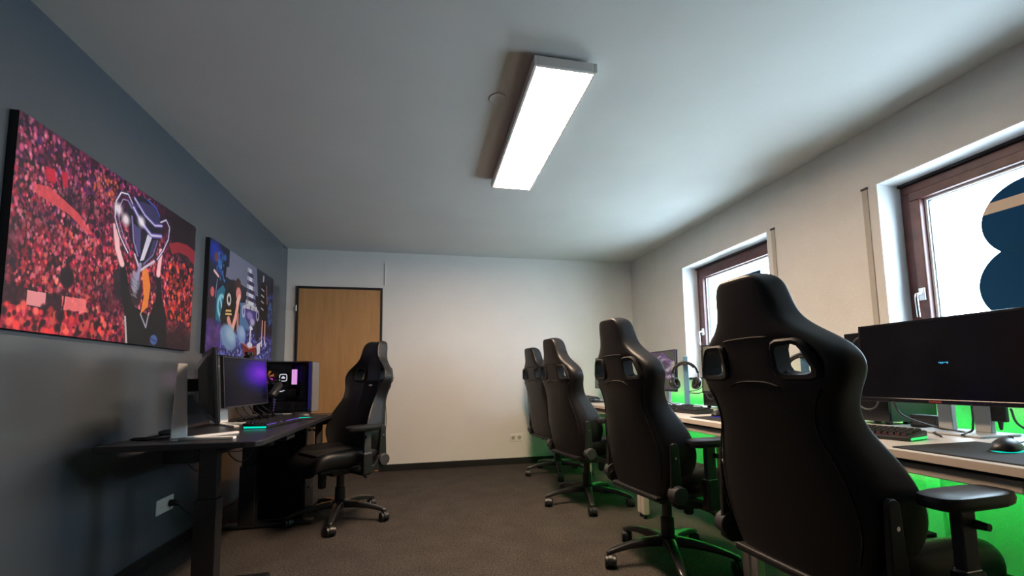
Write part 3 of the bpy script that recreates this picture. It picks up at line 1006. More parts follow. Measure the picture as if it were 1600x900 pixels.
    pan.add([(x, y, z) for x in (-0.14, -0.05, 0.1, 0.24) for y, z in ((-0.13, 0.488), (-0.07, 0.4885), (0, 0.4885), (0.07, 0.4885), (0.13, 0.488))], [(a * 5 + k, (a + 1) * 5 + k, (a + 1) * 5 + k + 1, a * 5 + k + 1) for a in range(3) for k in range(4)])
    po = pan.build('seat_insert', 'black_fabric', so, smooth=True)
    sm = po.modifiers.new('solid', 'SOLIDIFY')
    sm.thickness = 0.012
    sm.offset = 0
    MB().box(-0.21, 0.25, -0.20, 0.20, 0.378, 0.402).build('seat_pan', 'black_plastic', t, bevel=0.008)

    # recline brackets
    for sg in (-1, 1):
        y0, y1 = sg * 0.268, sg * 0.300
        arm = MB()
        a0, a1 = bp(-0.01, 0, 0.045), bp(0.205, 0, 0.075)
        d = (a1 - a0).normalized()
        n_ = Vector((d.z, 0, -d.x))
        poly = []
        for k in range(9):
            a = PI * k / 8
            poly.append(a1 + n_ * 0.020 * math.cos(a) + d * 0.020 * math.sin(a))
        for k in range(9):
            a = PI + PI * k / 8
            poly.append(a0 + n_ * 0.032 * math.cos(a) + d * 0.032 * math.sin(a))
        arm.prism([(p.x, p.z) for p in poly], lambda x, z: (x, sg * 0.276, z), lambda x, z: (x, sg * 0.292, z))
        br = arm.build('recline_bracket', 'black_plastic', t, bevel=0.004)
        low = MB()
        pl = [(a0.x - 0.03, a0.z - 0.01), (a0.x + 0.03, a0.z + 0.03), (a0.x + 0.075, a0.z - 0.025), (a0.x + 0.15, a0.z - 0.05), (a0.x + 0.15, a0.z - 0.075), (a0.x + 0.0, a0.z - 0.065), (a0.x - 0.03, a0.z - 0.045)]
        low.prism(pl, lambda x, z: (x, sg * 0.270, z), lambda x, z: (x, sg * 0.300, z))
        low.build('bracket_cover', 'black_plastic', br, bevel=0.006)
        MB().cyl((a0.x, sg * 0.272, a0.z), (a0.x, sg * 0.318, a0.z), 0.044, 0.040, n=32).build('hinge_cap', 'dark_grey_plastic', br, smooth='auto', bevel=0.004)
        MB().cyl((a1.x - 0.02 * d.x * 2, sg * 0.29, a1.z - 0.05), (a1.x - 0.02 * d.x * 2, sg * 0.296, a1.z - 0.05), 0.006, n=12).build('bolt', 'chrome', br, smooth='auto')

    # armrests
    for sg in (-1, 1):
        yc = sg * 0.335
        po = MB().box(-0.035, 0.035, yc - 0.020, yc + 0.020, 0.36, 0.50).build('armrest_post', 'black_plastic', t, bevel=0.008)
        MB().box(-0.026, 0.026, yc - 0.013, yc + 0.013, 0.49, 0.655).build('post_slider', 'dark_grey_plastic', po, bevel=0.004)
        MB().box(-0.027, 0.027, yc - 0.014, yc + 0.014, 0.497, 0.503).build('post_ring', 'chrome', po, bevel=0.002)
        MB().box(-0.03, 0.03, min(sg * 0.16, yc), max(sg * 0.16, yc), 0.352, 0.378).build('post_bracket', 'black_metal', po, bevel=0.004)
        pad = []
        for k in range(24):
            a = 2 * PI * k / 24
            ca, sa = math.cos(a), math.sin(a)
            pad.append((0.02 + 0.135 * math.copysign(abs(ca) ** 0.55, ca), yc + 0.048 * math.copysign(abs(sa) ** 0.6, sa)))
        pm = MB()
        rings = []
        for z, s_ in ((0.652, 0.86), (0.658, 0.97), (0.672, 1.0), (0.684, 0.96), (0.688, 0.84)):
            rings.append([(0.02 + (x - 0.02) * s_, yc + (y - yc) * s_, z) for x, y in pad])
        pm.ring_tube(rings)
        pm.build('armrest_pad', 'black_plastic', t, smooth='auto')
        MB().cyl((0.02, yc + sg * 0.012, 0.61), (0.02, yc + sg * 0.04, 0.61), 0.012, 0.009, n=12).build('height_button', 'black_plastic', po, smooth='auto')

    # tilt mechanism and levers
    MB().box(-0.10, 0.11, -0.085, 0.085, 0.325, 0.378).build('tilt_mechanism', 'black_metal', t, bevel=0.012)
    MB().tube(smooth_path([(0.03, -0.08, 0.345), (0.035, -0.17, 0.345), (0.05, -0.25, 0.335), (0.075, -0.31, 0.305)], 6), [0.007] * 6 + [0.008] * 6 + [0.011] * 7, 10).build('height_lever', 'black_plastic', t, smooth=True)
    MB().tube(smooth_path([(-0.04, 0.08, 0.345), (-0.045, 0.19, 0.34), (-0.045, 0.26, 0.32)], 6), 0.008, 10).build('tilt_lever', 'black_plastic', t, smooth=True)
    MB().tube([(0.12, -0.02, 0.35), (0.125, -0.02, 0.30), (0.125, -0.02, 0.245), (0.125, -0.02, 0.238)], [0.028, 0.028, 0.026, 0.015], 16).build('tension_knob', 'black_plastic', t, smooth='auto')
    # gas column and star base
    MB().cyl((0, 0, 0.10), (0, 0, 0.235), 0.037, 0.034, n=24).build('gas_column_cover', 'black_plastic', t, smooth='auto', bevel=0.003)
    MB().cyl((0, 0, 0.235), (0, 0, 0.335), 0.026, n=24).build('gas_column', 'black_metal', t, smooth='auto')
    MB().tube([(0, 0, 0.085), (0, 0, 0.09), (0, 0, 0.135), (0, 0, 0.145)], [0.045, 0.058, 0.055, 0.042], 24).build('base_hub', 'black_metal', t, smooth='auto')
    leg_me = None
    for k in range(5):
        a = R(27) + 2 * PI * k / 5
        M = Matrix.Rotation(a, 4, 'Z')
        if leg_me is None:
            rings = []
            for (x, z, w_, h_) in ((0.03, 0.113, 0.033, 0.026), (0.12, 0.112, 0.027, 0.022), (0.22, 0.102, 0.021, 0.017), (0.30, 0.084, 0.018, 0.014), (0.335, 0.074, 0.016, 0.012), (0.345, 0.070, 0.010, 0.008)):
                rings.append([(x, w_ * math.copysign(abs(math.cos(q)) ** 0.6, math.cos(q)), z + h_ * math.copysign(abs(math.sin(q)) ** 0.6, math.sin(q))) for q in [2 * PI * (i + 0.5) / 12 for i in range(12)]])
            lo = MB().ring_tube(rings).build('base_leg', 'black_metal', t, smooth='auto')
            leg_me = lo.data
            cm = MB()
            for s_ in (-1, 1):
                cm.tube([(0.335, s_ * 0.008, 0.031), (0.335, s_ * 0.012, 0.031), (0.335, s_ * 0.026, 0.031), (0.335, s_ * 0.030, 0.031)], [0.024, 0.0305, 0.0305, 0.022], 20)
            hood = []
            for i in range(11):
                q = R(-10) + R(200) * i / 10
                hood.append((0.335 + 0.036 * math.cos(q), 0.032 + 0.036 * math.sin(q)))
            hood += [(0.335 - 0.02, 0.02), (0.335 + 0.02, 0.026)]
            cm.prism(hood, lambda x, z: (x, -0.010, z), lambda x, z: (x, 0.010, z))
            cm.cyl((0.325, 0, 0.05), (0.325, 0, 0.078), 0.010, n=12)
            co = cm.build('caster', 'black_plastic', lo, smooth='auto')
            cas_me = co.data
            lo.matrix_local = M
        else:
            lo = bpy.data.objects.new('base_leg', leg_me)
            COL.objects.link(lo)
            lo.parent = t
            lo.matrix_local = M
            co = bpy.data.objects.new('caster', cas_me)
            COL.objects.link(co)
            co.parent = lo
        # casters swivel a little differently
        ca = (0.5, -0.7, 1.2, 0.2, -1.1)[k]
        co.matrix_local = Matrix.Translation((0.325, 0, 0)) @ Matrix.Rotation(ca, 4, 'Z') @ Matrix.Translation((-0.325, 0, 0))
    return t


CHAIRS = [  # x, y, facing, base turn, label
    (2.75, 1.18, 3, 'nearest black gaming chair, its back to the viewer, before the big dark monitor', 'row'),
    (2.74, 2.15, 6, 'second black gaming chair of the right row, counted from the viewer', 'row'),
    (2.73, 3.28, 11, 'third black gaming chair of the right row, counted from the viewer', 'row'),
    (2.82, 4.31, 12, 'farthest black gaming chair of the right row, beside the back wall', 'row'),
    (0.87, 3.33, 219, 'black gaming chair alone at the left desk, front side towards the viewer', 'left'),
]
proto = make_chair()
chairs = []
for i, (x, y, a, lab, g) in enumerate(CHAIRS):
    chairs.append(proto if i == 0 else copy_tree(proto))
for c, (x, y, a, lab, g) in zip(chairs, CHAIRS):
    c.location = (x, y, 0)
    c.rotation_euler = (0, 0, R(a))
    c['label'] = lab
    c['category'] = 'chair'
    c['group'] = 'black gaming chairs'
for o in chairs[4].children:              # the star base of the left chair is turned differently
    if o.name.startswith('base_leg'):
        o.rotation_euler.z += R(24)


# ------------------------------------------------------------------ right row of tables
TX0, TX1, TZ = 2.935, 3.735, 0.74
PITCH_T = 1.03
TABLE_LABELS = ['white table at the far end of the row, touching the back wall', 'white table with the coloured space wallpaper monitor', 'white table behind the second chair of the row', 'white table nearest the viewer, under the big dark monitor']


def make_table(first):
    t = thing('table', '', 'table', (0, 0, 0), group='white tables in the right row')
    hl = PITCH_T / 2 - 0.002
    dx = TX1 - TX0
    MB().box(0, dx, -hl, hl, TZ - 0.025, TZ).build('table_top', 'white_laminate', t, bevel=0.002)
    MB().box(-0.0012, -0.0002, -hl, hl, TZ - 0.024, TZ - 0.001).build('edge_band', 'warm_lit_edge', t)  # front face tinted beige for the warm light falling on it
    # steel frame under the top
    for x in (0.015, dx - 0.125):
        MB().box(x, x + 0.04, -hl + 0.045, hl - 0.045, TZ - 0.070, TZ - 0.037).build('long_rail', 'table_metal', t, bevel=0.003)
    MB().box(0.028, 0.045, -hl + 0.002, hl - 0.002, TZ - 0.040, TZ - 0.0252).build('gap_shade_strip', 'black_matte', t)  # added black filler: keeps the gap dark, stops green light leaking through
    for s in (-1, 1):
        y = s * (hl - 0.025)
        MB().box(0.057, dx - 0.125, y - 0.018, y + 0.018, TZ - 0.070, TZ - 0.037).build('cross_rail', 'table_metal', t, bevel=0.003)
        for x in (0.015, dx - 0.125):
            lg = MB().box(x, x + 0.042, y - 0.021, y + 0.021, 0.028, TZ - 0.036).build('leg', 'table_metal', t, bevel=0.005)
            MB().cyl((x + 0.021, y, 0.0), (x + 0.021, y, 0.03), 0.016, 0.010, n=14).build('foot', 'black_plastic', lg, smooth='auto')
            MB().cyl((x + 0.021, y, TZ - 0.037), (x + 0.021, y, TZ - 0.0255), 0.014, n=12).build('spacer', 'black_plastic', lg)
    return t


tb = make_table(0)
for i, lab in enumerate(TABLE_LABELS):
    o = tb if i == 0 else copy_tree(tb)
    o.location = (TX0, 4.90 - PITCH_T * (i + 0.5), 0)
    o['label'] = lab
    o['category'] = 'table'
# light strip along the back of the tables
st = thing('led_strip', 'green glowing LED strip along the back of the white tables', 'light strip', (TX1 - 0.030, 0, TZ - 0.040))
MB().box(-0.006, -0.001, 0.80, 4.88, -0.012, 0.012).build('carrier', 'white_plastic', st)
MB().box(-0.001, 0.010, 0.80, 4.88, -0.010, 0.010).build('light_tube', 'led_green', st)


# ------------------------------------------------------------------ monitors
def monitor_panel(t, w, h, zc, tilt, screen, bezel=0.010, chin=0.018, depth=0.022, housing='black_plastic'):
    """screen faces local +X; centre of panel at (0, 0, zc)"""
    M = Matrix.Translation((0, 0, zc)) @ Matrix.Rotation(R(-tilt), 4, 'Y')
    p = MB().box(-depth, 0, -w / 2, w / 2, -h / 2, h / 2).build('panel', housing, t, bevel=0.004, M=M)
    rings = []
    for x, s_ in ((-depth + 0.001, 0.86), (-depth - 0.014, 0.72), (-depth - 0.030, 0.45), (-depth - 0.034, 0.40)):
        rings.append([(x, sy * w / 2 * s_, sz * h / 2 * s_) for sy, sz in ((-1, -1), (1, -1), (1, 1), (-1, 1))])
    MB().ring_tube(rings).build('rear_housing', housing, p, bevel=0.006, M=M)
    mb = MB()
    mb.box(0, 0.003, -w / 2, w / 2, h / 2 - bezel, h / 2)
    mb.box(0, 0.003, -w / 2, w / 2, -h / 2, -h / 2 + chin)
    mb.box(0, 0.003, -w / 2, -w / 2 + bezel, -h / 2 + chin, h / 2 - bezel)
    mb.box(0, 0.003, w / 2 - bezel, w / 2, -h / 2 + chin, h / 2 - bezel)
    mb.build('bezel', 'black_gloss', p, bevel=0.001, M=M)
    MB().box(0.0002, 0.0014, -w / 2 + bezel, w / 2 - bezel, -h / 2 + chin, h / 2 - bezel).build('screen', screen, p, M=M)
    return p, M


def desk_monitor(x, y, rz, screen, label, w=0.60, h=0.352, zbot=0.855, extras=False, tilt=3, so=0.0):
    t = thing('monitor', label, 'monitor', (x, y, TZ), R(rz), group='monitors on the white tables')
    zc = zbot + h / 2 - TZ
    p, M = monitor_panel(t, w, h, zc, tilt, screen)
    n = MB()
    n.box(-0.085, -0.060, so - 0.085, so - 0.035, 0.010, zc + 0.02)
    n.box(-0.085, -0.060, so + 0.035, so + 0.085, 0.010, zc + 0.02)
    n.box(-0.085, -0.060, so - 0.085, so + 0.085, zc + 0.02, zc + 0.09)
    n.build('stand_neck', 'grey_stand', t, bevel=0.003)
    MB().box(-0.062, -0.045, -0.05, 0.05, zc - 0.03, zc + 0.05).build('mount_plate', 'black_plastic', t, bevel=0.004)
    MB().box(-0.14, 0.06, so - 0.125, so + 0.125, 0.0, 0.010).build('stand_base', 'grey_stand', t, bevel=0.004)
    if extras:
        lo = MB()
        for (a, b, c, d) in ((-0.010, -0.006, -0.003, 0.004), (-0.004, 0.000, -0.003, 0.004), (0.002, 0.010, 0.0, 0.003), (0.011, 0.016, -0.003, 0.004), (-0.016, -0.012, -0.001, 0.004)):
            lo.box(0.0015, 0.0019, a + 0.035, b + 0.035, c - 0.01, d - 0.01)
        lo.build('screen_mark', 'glow_cyan', p, M=M)
        br = MB()
        for k in range(7):
            br.box(0.003, 0.0033, -0.022 + k * 0.0064, -0.0175 + k * 0.0064, -h / 2 + 0.005, -h / 2 + 0.012)
        br.build('brand_mark', 'brand_red', p, M=M)
        MB().box(0.003, 0.0033, 0.283, 0.291, h / 2 - 0.018, h / 2 - 0.009).build('corner_sticker', 'badge_silver', p, M=M)
    return t


desk_monitor(3.43, 4.415, 180, 'screen_grey_reflection', 'monitor with a grey screen on the farthest table', w=0.60)
desk_monitor(3.50, 3.49, 180, 'screen_nebula', 'monitor showing a purple and green space wallpaper')
desk_monitor(3.47, 2.50, 180, 'screen_olive', 'monitor with a dull olive screen behind the nearest chair')
desk_monitor(3.50, 1.36, 180, 'screen_off', 'large switched-off black monitor on the nearest table', extras=True, so=0.04)


# PC towers standing lengthwise behind two of the monitors
def tower(y, label, xf=3.575, lit=True):
    t = thing('computer_tower', label, 'computer', (xf, y, TZ), group='computer towers behind the monitors')
    w, l, h = 0.29, 0.185, 0.445
    MB().box(0.012, w, -l / 2, l / 2, 0.015, h).build('case', 'black_plastic', t, bevel=0.004)
    fr = MB().box(0.0, 0.012, -l / 2, l / 2, 0.015, h).build('front_panel', 'black_gloss', t, bevel=0.003)
    for k in range(3):
        c = Vector((-0.0005, 0.0, 0.37 - 0.125 * k))
        ring = MB().tube([c + Vector((0, 0.052 * math.cos(a), 0.052 * math.sin(a))) for a in [2 * PI * i / 28 for i in range(28)]], 0.005, 8, closed=True)
        ring.build('fan_ring', 'glow_yellow' if k == 0 and lit else 'dark_grey_plastic', fr, smooth=True)
    for sx in (0.02, 0.125):
        for sy in (-l / 2 + 0.015, l / 2 - 0.035):
            MB().box(sx, sx + 0.02, sy, sy + 0.02, 0.0, 0.0155).build('foot', 'rubber', t)


tower(2.862, 'black computer tower with a yellow-green fan ring behind the olive monitor')
tower(1.700, 'black computer tower behind the big switched-off monitor', lit=False)
bx = thing('small_box', 'small dark box beside the computer tower under the big monitor', 'box', (3.62, 1.50, TZ))
MB().box(0, 0.05, -0.055, 0.055, 0, 0.055).build('body', 'dark_grey_plastic', bx, bevel=0.003)
MB().box(-0.002, 0.0, -0.045, 0.045, 0.012, 0.045).build('front_plate', 'black_gloss', bx)


# ------------------------------------------------------------------ keyboards, mice, pads
def keyboard(loc, rz, label, length=0.44, depth=0.135, single=False, bar=None, glow=None, group='keyboards'):
    """long axis local Y, user side is local -X"""
    t = thing('keyboard', label, 'keyboard', loc, R(rz), group=group)
    body = MB()
    hl, hd = length / 2, depth / 2
    body.prism([(-hd, 0.0), (hd, 0.0), (hd, 0.030), (hd - 0.01, 0.032), (-hd + 0.01, 0.018), (-hd, 0.014)], lambda x, z: (x, -hl, z), lambda x, z: (x, hl, z))
    body.build('case', 'black_plastic', t, bevel=0.003)
    nr, nc = 6, int(length / 0.0195)
    pitch_x = (depth - 0.02) / nr
    pitch_y = (length - 0.02) / nc
    kv = [(-0.42, -0.42, 0), (0.42, -0.42, 0), (0.42, 0.42, 0), (-0.42, 0.42, 0), (-0.32, -0.32, 1), (0.32, -0.32, 1), (0.32, 0.32, 1), (-0.32, 0.32, 1)]
    kf = [(4, 5, 6, 7), (0, 1, 5, 4), (1, 2, 6, 5), (2, 3, 7, 6), (3, 0, 4, 7)]
    allk = MB()
    key_me = None
    gl = MB()
    for r_ in range(nr):
        x = -hd + 0.010 + (r_ + 0.5) * pitch_x
        z = 0.017 + (x + hd) / depth * 0.0145
        c = 0
        while c < nc:
            wide = 1
            if r_ == 0 and 6 <= c < 12:
                wide = min(6, nc - c)
            elif r_ in (1, 2) and c == 0:
                wide = 2
            if r_ == 5 and c in (1, 6, 11):
                c += 1
                continue
            y = hl - 0.010 - (c + wide / 2) * pitch_y
            if single and wide == 1:
                if key_me is None:
                    k = MB().add([(a * pitch_x, b * pitch_y, d * 0.009) for a, b, d in kv], kf)
                    ko = k.build('key', 'key_black', t)
                    key_me = ko.data
                else:
                    ko = bpy.data.objects.new('key', key_me)
                    COL.objects.link(ko)
                    ko.parent = t
                ko.location = (x, y, z)
            else:
                allk.add([(x + a * pitch_x, y + b * pitch_y * wide, z + d * 0.009) for a, b, d in kv], kf)
            if glow and (single or r_ % 2 == 0):
                gl.box(x - pitch_x * 0.49, x - pitch_x * 0.43, y - pitch_y * 0.3, y + pitch_y * 0.3, z + 0.0005, z + 0.003)
            c += wide
    if allk.v:
        o = allk.build('keycaps' if not single else 'wide_keys', 'key_black', t)
        if not single:
            o['kind'] = 'stuff'
    if gl.v:
        gl.build('backlight', glow, t)['kind'] = 'stuff'
    if bar:
        mb = MB()
        mb.box(-hd + 0.012, hd - 0.008, -hl - 0.0015, -hl + 0.0005, 0.004, 0.011)
        mb.build('light_bar', bar, t)
    return t


def mouse(loc, rz, label, glow=None, group='mice'):
    t = thing('mouse', label, 'mouse', loc, R(rz), group=group)
    rings = []
    for x, w_, h_ in ((-0.062, 0.010, 0.010), (-0.055, 0.024, 0.024), (-0.03, 0.032, 0.038), (0.0, 0.031, 0.040), (0.03, 0.029, 0.033), (0.052, 0.025, 0.022), (0.062, 0.016, 0.012)):
        rings.append([(x, w_ * math.cos(a), 0.003 + max(0, h_ * math.sin(a)) if math.sin(a) > 0 else 0.003) for a in [2 * PI * (i + 0.5) / 16 for i in range(16)]])
    MB().ring_tube(rings).build('shell', 'black_plastic', t, sub=1)
    MB().cyl((0.035, -0.004, 0.031), (0.035, 0.004, 0.031), 0.011, n=16).build('scroll_wheel', 'rubber', t, smooth='auto')
    b = MB()
    b.prism([(0.060 * math.cos(2 * PI * k / 24), 0.031 * math.sin(2 * PI * k / 24)) for k in range(24)], lambda x, y: (x, y, 0), lambda x, y: (x, y, 0.004))
    b.build('skirt', glow or 'black_gloss', t)
    return t


def pad(loc, rz, sx, sy, label, group='mouse pads'):
    o = MB().box(-sx / 2, sx / 2, -sy / 2, sy / 2, 0, 0.004).build('mouse_pad', 'cloth_pad', bevel=0.0015)
    o.location = loc
    o.rotation_euler = (0, 0, R(rz))
    return tag(o, label, 'mouse pad', group)


keyboard((3.15, 1.445, TZ), 14, 'black keyboard with a green light bar on the nearest table', single=True, bar='glow_green', glow='glow_dim', group='keyboards on the white tables')
pad((3.145, 0.965, TZ), 0, 0.36, 0.36, 'black mouse pad on the nearest table', 'mouse pads on the white tables')
mouse((3.19, 0.985, TZ + 0.004), 15, 'black mouse lying on the nearest table mouse pad', 'glow_teal', 'mice on the white tables')
keyboard((3.19, 2.65, TZ), 4, 'black keyboard seen between the first and second chair', bar=None, glow=None, group='keyboards on the white tables')
pad((3.12, 2.10, TZ), 0, 0.25, 0.36, 'black mouse pad mostly hidden by the nearest chair', 'mouse pads on the white tables')
mouse((3.17, 2.23, TZ + 0.004), 0, 'black mouse with blue glow beside the keyboard on the second table', 'glow_blue', 'mice on the white tables')
keyboard((3.20, 3.55, TZ), 0, 'black keyboard on the table below the space wallpaper monitor', group='keyboards on the white tables')
keyboard((3.22, 4.45, TZ), -6, 'black keyboard with red backlight on the farthest table', glow='glow_red', group='keyboards on the white tables')
pad((3.12, 4.03, TZ), 0, 0.26, 0.30, 'black mouse pad on the farthest table', 'mouse pads on the white tables')
mouse((3.13, 4.06, TZ + 0.004), 10, 'black mouse on the farthest table', None, 'mice on the white tables')


# ------------------------------------------------------------------ headsets on stands
def headset_on_stand(x, y, rz, lab_stand, lab_head):
    s = thing('headset_stand', lab_stand, 'headset stand', (x, y, TZ), R(rz), group='headset stands')
    MB().box(-0.05, 0.05, -0.045, 0.045, 0, 0.012).build('base', 'black_plastic', s, bevel=0.004)
    MB().box(-0.010, 0.010, -0.020, 0.020, 0.012, 0.408).build('upright', 'blue_aluminium', s, bevel=0.004)
    MB().box(-0.075, -0.010, -0.018, 0.018, 0.330, 0.345).build('hanger', 'black_plastic', s, bevel=0.004)
    h = thing('headset', lab_head, 'headset', (x, y, TZ + 0.345), R(rz), group='headsets on stands')
    h.scale = (1.15, 1.15, 1.15)
    # band in the local yz plane, hanging over the hanger; cups at the ends
    ra, x0 = 0.085, -0.048
    arc = [(x0, ra * math.cos(a), -ra + ra * 1.05 * math.sin(a) + 0.004) for a in [R(8) + R(164) * i / 20 for i in range(21)]]
    MB().tube(arc, 0.0085, 8).build('headband', 'black_plastic', h, smooth=True)
    MB().tube([(a, b * 0.93, c - 0.007) for a, b, c in arc[4:17]], 0.008, 8).build('band_cushion', 'cushion_grey', h, smooth=True)
    for sg in (-1, 1):
        yc = sg * 0.074
        MB().tube([(x0, sg * ra, -ra + 0.02), (x0, sg * (ra + 0.004), -ra - 0.03), (x0, sg * (ra - 0.002), -ra - 0.055)], 0.0055, 8).build('slider', 'dark_grey_plastic', h, smooth=True)
        rot = Matrix.Translation((x0, yc, -ra - 0.055)) @ Matrix.Rotation(R(-18 * sg), 4, 'X') @ Matrix.Rotation(R(-25 * sg), 4, 'Z')
        c = MB()
        c.tube([(0, 0.018 * sg, 0), (0, 0.015 * sg, 0), (0, 0.0, 0), (0, -0.006 * sg, 0)], [0.028, 0.038, 0.043, 0.040], 24)
        cup = c.build('ear_cup', 'black_plastic', h, smooth='auto', M=rot)
        q = MB().tube([Vector((0, -0.012 * sg, 0)) + Vector((0.031 * math.cos(a), 0, 0.031 * math.sin(a))) for a in [2 * PI * i / 24 for i in range(24)]], 0.012, 8, closed=True)
        q.build('ear_cushion', 'cushion_grey', cup, smooth=True, M=rot)


headset_on_stand(3.565, 3.145, 48, 'slim blue-grey headset stand right of the space wallpaper monitor', 'black headset hanging right of the space wallpaper monitor')
headset_on_stand(3.56, 2.02, 40, 'slim blue-grey headset stand seen through the nearest chair opening', 'black headset seen through the nearest chair opening')
s3 = thing('headset_stand', 'slim blue-grey stand seen through the second chair opening', 'headset stand', (3.50, 4.03, TZ), 0, group='headset stands')
MB().box(-0.05, 0.05, -0.045, 0.045, 0, 0.012).build('base', 'black_plastic', s3, bevel=0.004)
MB().box(-0.010, 0.010, -0.020, 0.020, 0.012, 0.408).build('upright', 'blue_aluminium', s3, bevel=0.004)
MB().box(-0.075, -0.010, -0.018, 0.018, 0.330, 0.345).build('hanger', 'black_plastic', s3, bevel=0.004)

# cables of the right row
z = TZ + 0.005
cable([(3.46, 1.50, 0.86), (3.47, 1.47, 0.80), (3.52, 1.38, 0.757), (3.50, 1.28, z + 0.006), (3.42, 1.24, z + 0.004)], 'black cable curving below the left half of the big dark monitor', 0.004)
cable([(3.45, 1.22, 0.86), (3.48, 1.24, 0.79), (3.50, 1.27, 0.752), (3.44, 1.34, z + 0.002), (3.35, 1.26, z)], 'black keyboard cable in front of the big monitor stand', 0.0035)
cable([(3.50, 1.14, 0.85), (3.55, 1.15, 0.79), (3.60, 1.10, z + 0.002), (3.56, 1.00, z + 0.03), (3.62, 0.93, z + 0.02), (3.71, 0.96, z + 0.003), (3.750, 0.97, 0.70), (3.75, 0.97, 0.60)], 'black looped cable at the right below the big monitor', 0.0035)
cable([(3.265, 1.0, z + 0.014), (3.36, 1.06, z + 0.002), (3.43, 1.03, z + 0.018), (3.52, 0.98, z + 0.03), (3.62, 1.01, z + 0.01), (3.72, 1.02, z + 0.002), (3.750, 1.02, 0.70), (3.75, 1.02, 0.60)], 'thin blue-grey mouse cable on the nearest table', 0.0025, 'blue_aluminium')
cn = thing('cable_plug', 'black cable plug hanging under the big dark monitor', 'plug', (3.575, 1.215, 0.81))
MB().box(-0.010, 0.010, -0.022, 0.022, -0.015, 0.045).build('plug_body', 'rubber', cn, bevel=0.004)
MB().cyl((0, 0, -0.045), (0, 0, -0.015), 0.004, 0.008, n=10).build('strain_relief', 'rubber', cn, smooth='auto')
cable([(3.45, 3.40, 0.86), (3.47, 3.34, 0.79), (3.50, 3.20, z), (3.52, 3.06, z + 0.01), (3.56, 2.96, z + 0.002), (3.50, 2.88, z)], 'black cable trailing below the space wallpaper monitor', 0.0035)
cable([(3.53, 3.06, 0.86), (3.57, 2.99, 0.88), (3.60, 2.96, 0.93), (3.62, 2.93, 0.96)], 'black headset cable running to the computer tower', 0.003)
cable([(3.52, 3.05, 0.85), (3.57, 2.98, 0.85), (3.61, 2.94, 0.90)], 'second black headset cable below the first', 0.003)
cable([(3.46, 3.30, 0.86), (3.42, 3.27, 0.78), (3.36, 3.22, z), (3.34, 3.10, z)], 'short black cable hanging beside the space wallpaper monitor stand', 0.003)


# ------------------------------------------------------------------ left desk
LZ = 0.73
ld = thing('desk', 'black height-adjustable desk along the grey wall', 'desk', (0, 0, 0))
top = [(0.12, 2.095), (0.70, 2.075), (0.735, 2.085), (0.755, 2.115), (0.765, 3.72), (0.12, 3.72)]
MB().prism(top, lambda x, y: (x, y, LZ - 0.026), lambda x, y: (x, y, LZ)).build('desk_top', 'black_desk', ld, bevel=0.004)
for y, lx in ((2.42, 0.37), (3.30, 0.235)):
    c = MB().box(lx, lx + 0.10, y - 0.035, y + 0.035, 0.03, 0.42).build('leg_column', 'black_metal', ld, bevel=0.004)
    MB().box(lx + 0.01, lx + 0.09, y - 0.027, y + 0.027, 0.42, LZ - 0.065).build('inner_column', 'black_metal', c, bevel=0.003)
    MB().box(0.14, 0.70, y - 0.035, y + 0.035, 0.004, 0.032).build('foot', 'black_metal', ld, bevel=0.008)
    MB().box(0.16, 0.70, y - 0.03, y + 0.03, LZ - 0.066, LZ - 0.027).build('top_bracket', 'black_metal', ld, bevel=0.004)
for x in (0.33, 0.49):
    MB().box(x, x + 0.03, 2.45, 3.27, LZ - 0.062, LZ - 0.03).build('cross_rail', 'black_metal', ld, bevel=0.003)
MB().box(0.17, 0.32, 2.50, 3.24, LZ - 0.15, LZ - 0.07).build('cable_tray', 'black_metal', ld, bevel=0.004)
ct = MB().box(0.66, 0.745, 2.50, 2.64, LZ - 0.055, LZ - 0.027).build('control_panel', 'black_plastic', ld, bevel=0.004)
for k in range(4):
    MB().box(0.745, 0.747, 2.51 + 0.030 * k, 2.53 + 0.030 * k, LZ - 0.046, LZ - 0.040).build('button', 'handle_metal', ct)


cab = thing('pedestal_cabinet', 'black cabinet in the dark under the far end of the black desk', 'cabinet', (0.40, 3.59, 0))
MB().box(-0.18, 0.185, -0.125, 0.125, 0.012, 0.655).build('body', 'black_matte', cab, bevel=0.004)
for k in range(3):
    dr = MB().box(0.186, 0.200, -0.120, 0.120, 0.02 + 0.212 * k, 0.226 + 0.212 * k).build('drawer', 'black_plastic', cab, bevel=0.003)
    MB().box(0.200, 0.212, -0.05, 0.05, 0.185 + 0.212 * k, 0.197 + 0.212 * k).build('drawer_handle', 'dark_grey_plastic', dr, bevel=0.003)
MB().box(-0.17, 0.18, -0.12, 0.12, 0.0, 0.012).build('plinth', 'black_matte', cab)


